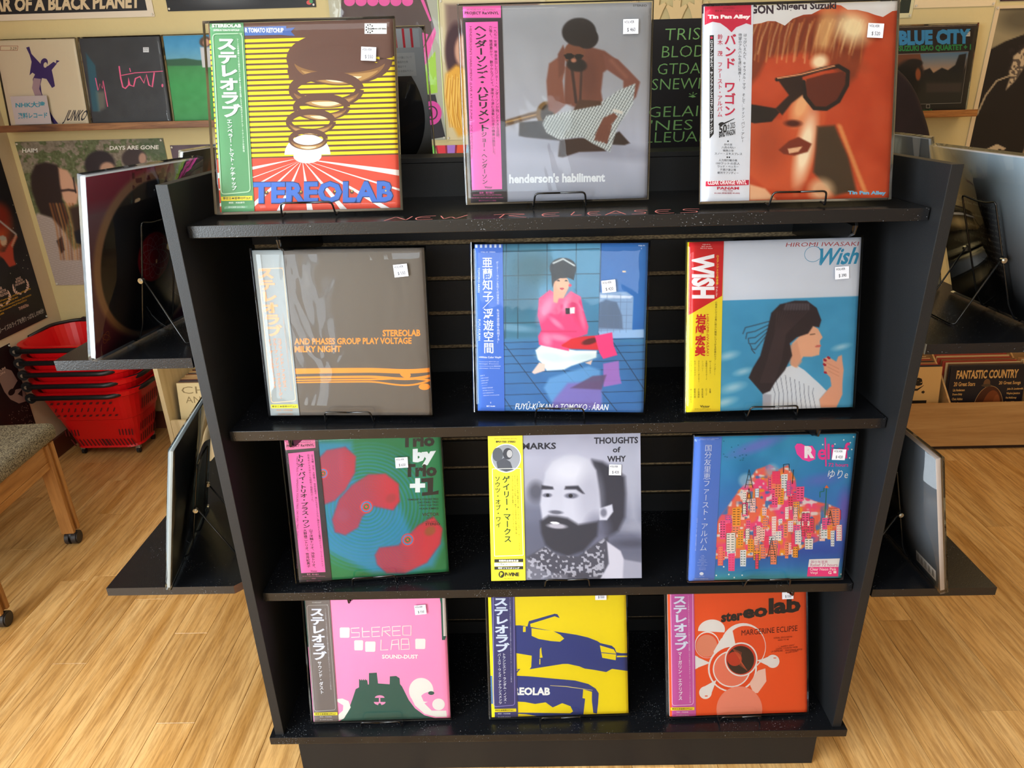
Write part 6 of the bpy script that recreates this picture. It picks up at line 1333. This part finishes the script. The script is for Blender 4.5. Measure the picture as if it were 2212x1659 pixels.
# ------------------------------------------------------------------ chair on castors
OAK = wood('chair_oak', '#a9743c', '#8a5a2a', '#bd8a50', 1.0, .4, 'z', False, .5); OAKY = wood('chair_oak_rail', '#a9743c', '#8a5a2a', '#bd8a50', 1.0, .4, 'y', False, .5)
def tweed():
    m = bpy.data.materials.new('tweed'); m.use_nodes = True; nt = m.node_tree; b = nt.nodes['Principled BSDF']; L = nt.links.new
    tc = nt.nodes.new('ShaderNodeTexCoord'); br = nt.nodes.new('ShaderNodeTexChecker'); br.inputs['Scale'].default_value = 420; n = nt.nodes.new('ShaderNodeTexNoise'); n.inputs['Scale'].default_value = 300
    L(tc.outputs['Object'], br.inputs[0]); L(tc.outputs['Object'], n.inputs[0]); r = nt.nodes.new('ShaderNodeValToRGB'); e = r.color_ramp.elements
    e[0].position = .38; e[0].color = (*lin('#3c3226'), 1); e[1].position = .62; e[1].color = (*lin('#a59a80'), 1); L(n.outputs[0], r.inputs[0])
    mx = nt.nodes.new('ShaderNodeMix'); mx.data_type = 'RGBA'; mx.blend_type = 'MULTIPLY'; mx.inputs[0].default_value = .5; L(r.outputs[0], mx.inputs[6]); L(br.outputs[0], mx.inputs[7]); br.inputs[1].default_value = (1, 1, 1, 1); br.inputs[2].default_value = (.4, .38, .34, 1)
    L(mx.outputs[2], b.inputs['Base Color']); b.inputs['Roughness'].default_value = .95; bp = nt.nodes.new('ShaderNodeBump'); bp.inputs['Strength'].default_value = .6; bp.inputs['Distance'].default_value = .002; L(n.outputs[0], bp.inputs['Height']); L(bp.outputs[0], b.inputs['Normal'])
    return m
TW = tweed()
ch = empty('side_chair', 'oak chair with brown tweed seat standing on castors at the left edge', 'chair', (-1.905, .715, 0), (0, 0, math.radians(4)))
# local: right side x=+.23 ; legs y=-.21,+.21
bm = bmesh.new(); box(bm, -.25, -.26, .405, .258, .262, .465); bmesh.ops.bevel(bm, geom=bm.edges[:], offset=.024, segments=4, affect='EDGES', profile=.55)
obj('seat', bm, TW, ch, smooth=True)
for nm, a in (('seat_rail', (.214, -.19, .3452, .240, .19, .404)), ('seat_rail', (-.24, -.19, .345, -.212, .19, .404)), ('seat_rail', (-.205, .195, .345, .205, .222, .404)), ('seat_rail', (-.205, -.222, .345, .205, -.195, .404))):
    r_1 = bx(nm, OAKY, ch, *a, bev=.003)
bx('lower_rail', OAKY, ch, .219, -.19, .318, .240, .19, .3445, bev=.003)
for sx in (-1, 1):
    for sy in (-1, 1):
        cx, cy = sx*.226, sy*.212; bm = bmesh.new()
        box(bm, cx-.022, cy-.0225, .052, cx+.022, cy-.008, .404, bev=.003); box(bm, cx-.014, cy-.0079, .052, cx+.014, cy+.0079, .404, bev=.001); box(bm, cx-.022, cy+.008, .052, cx+.022, cy+.0225, .404, bev=.003)
        leg = obj('leg', bm, OAK, ch)
        bm = bmesh.new(); cyl(bm, (cx+.012, cy, .0245), .0245, .016, 'x', 28); cyl(bm, (cx+.0215, cy, .0245), .020, .003, 'x', 24); cyl(bm, (cx-.012, cy, .0245), .0245, .014, 'x', 28)
        cyl(bm, (cx, cy, .034), .0165, .026, 'x', 20); cyl(bm, (cx, cy, .046), .008, .016, 'z', 12); obj('castor', bm, mat('castor_brown', '#2a2320', .45), leg)
bm = bmesh.new(); box(bm, -.262, -.20, .62, -.232, .20, .90); bmesh.ops.bevel(bm, geom=bm.edges[:], offset=.012, segments=3, affect='EDGES'); obj('backrest', bm, TW, ch, smooth=True)
for sy in (-1, 1): bx('back_post', OAK, ch, -.262, sy*.218-.016, .404, -.236, sy*.218+.016, .92, bev=.004)
finish_art()
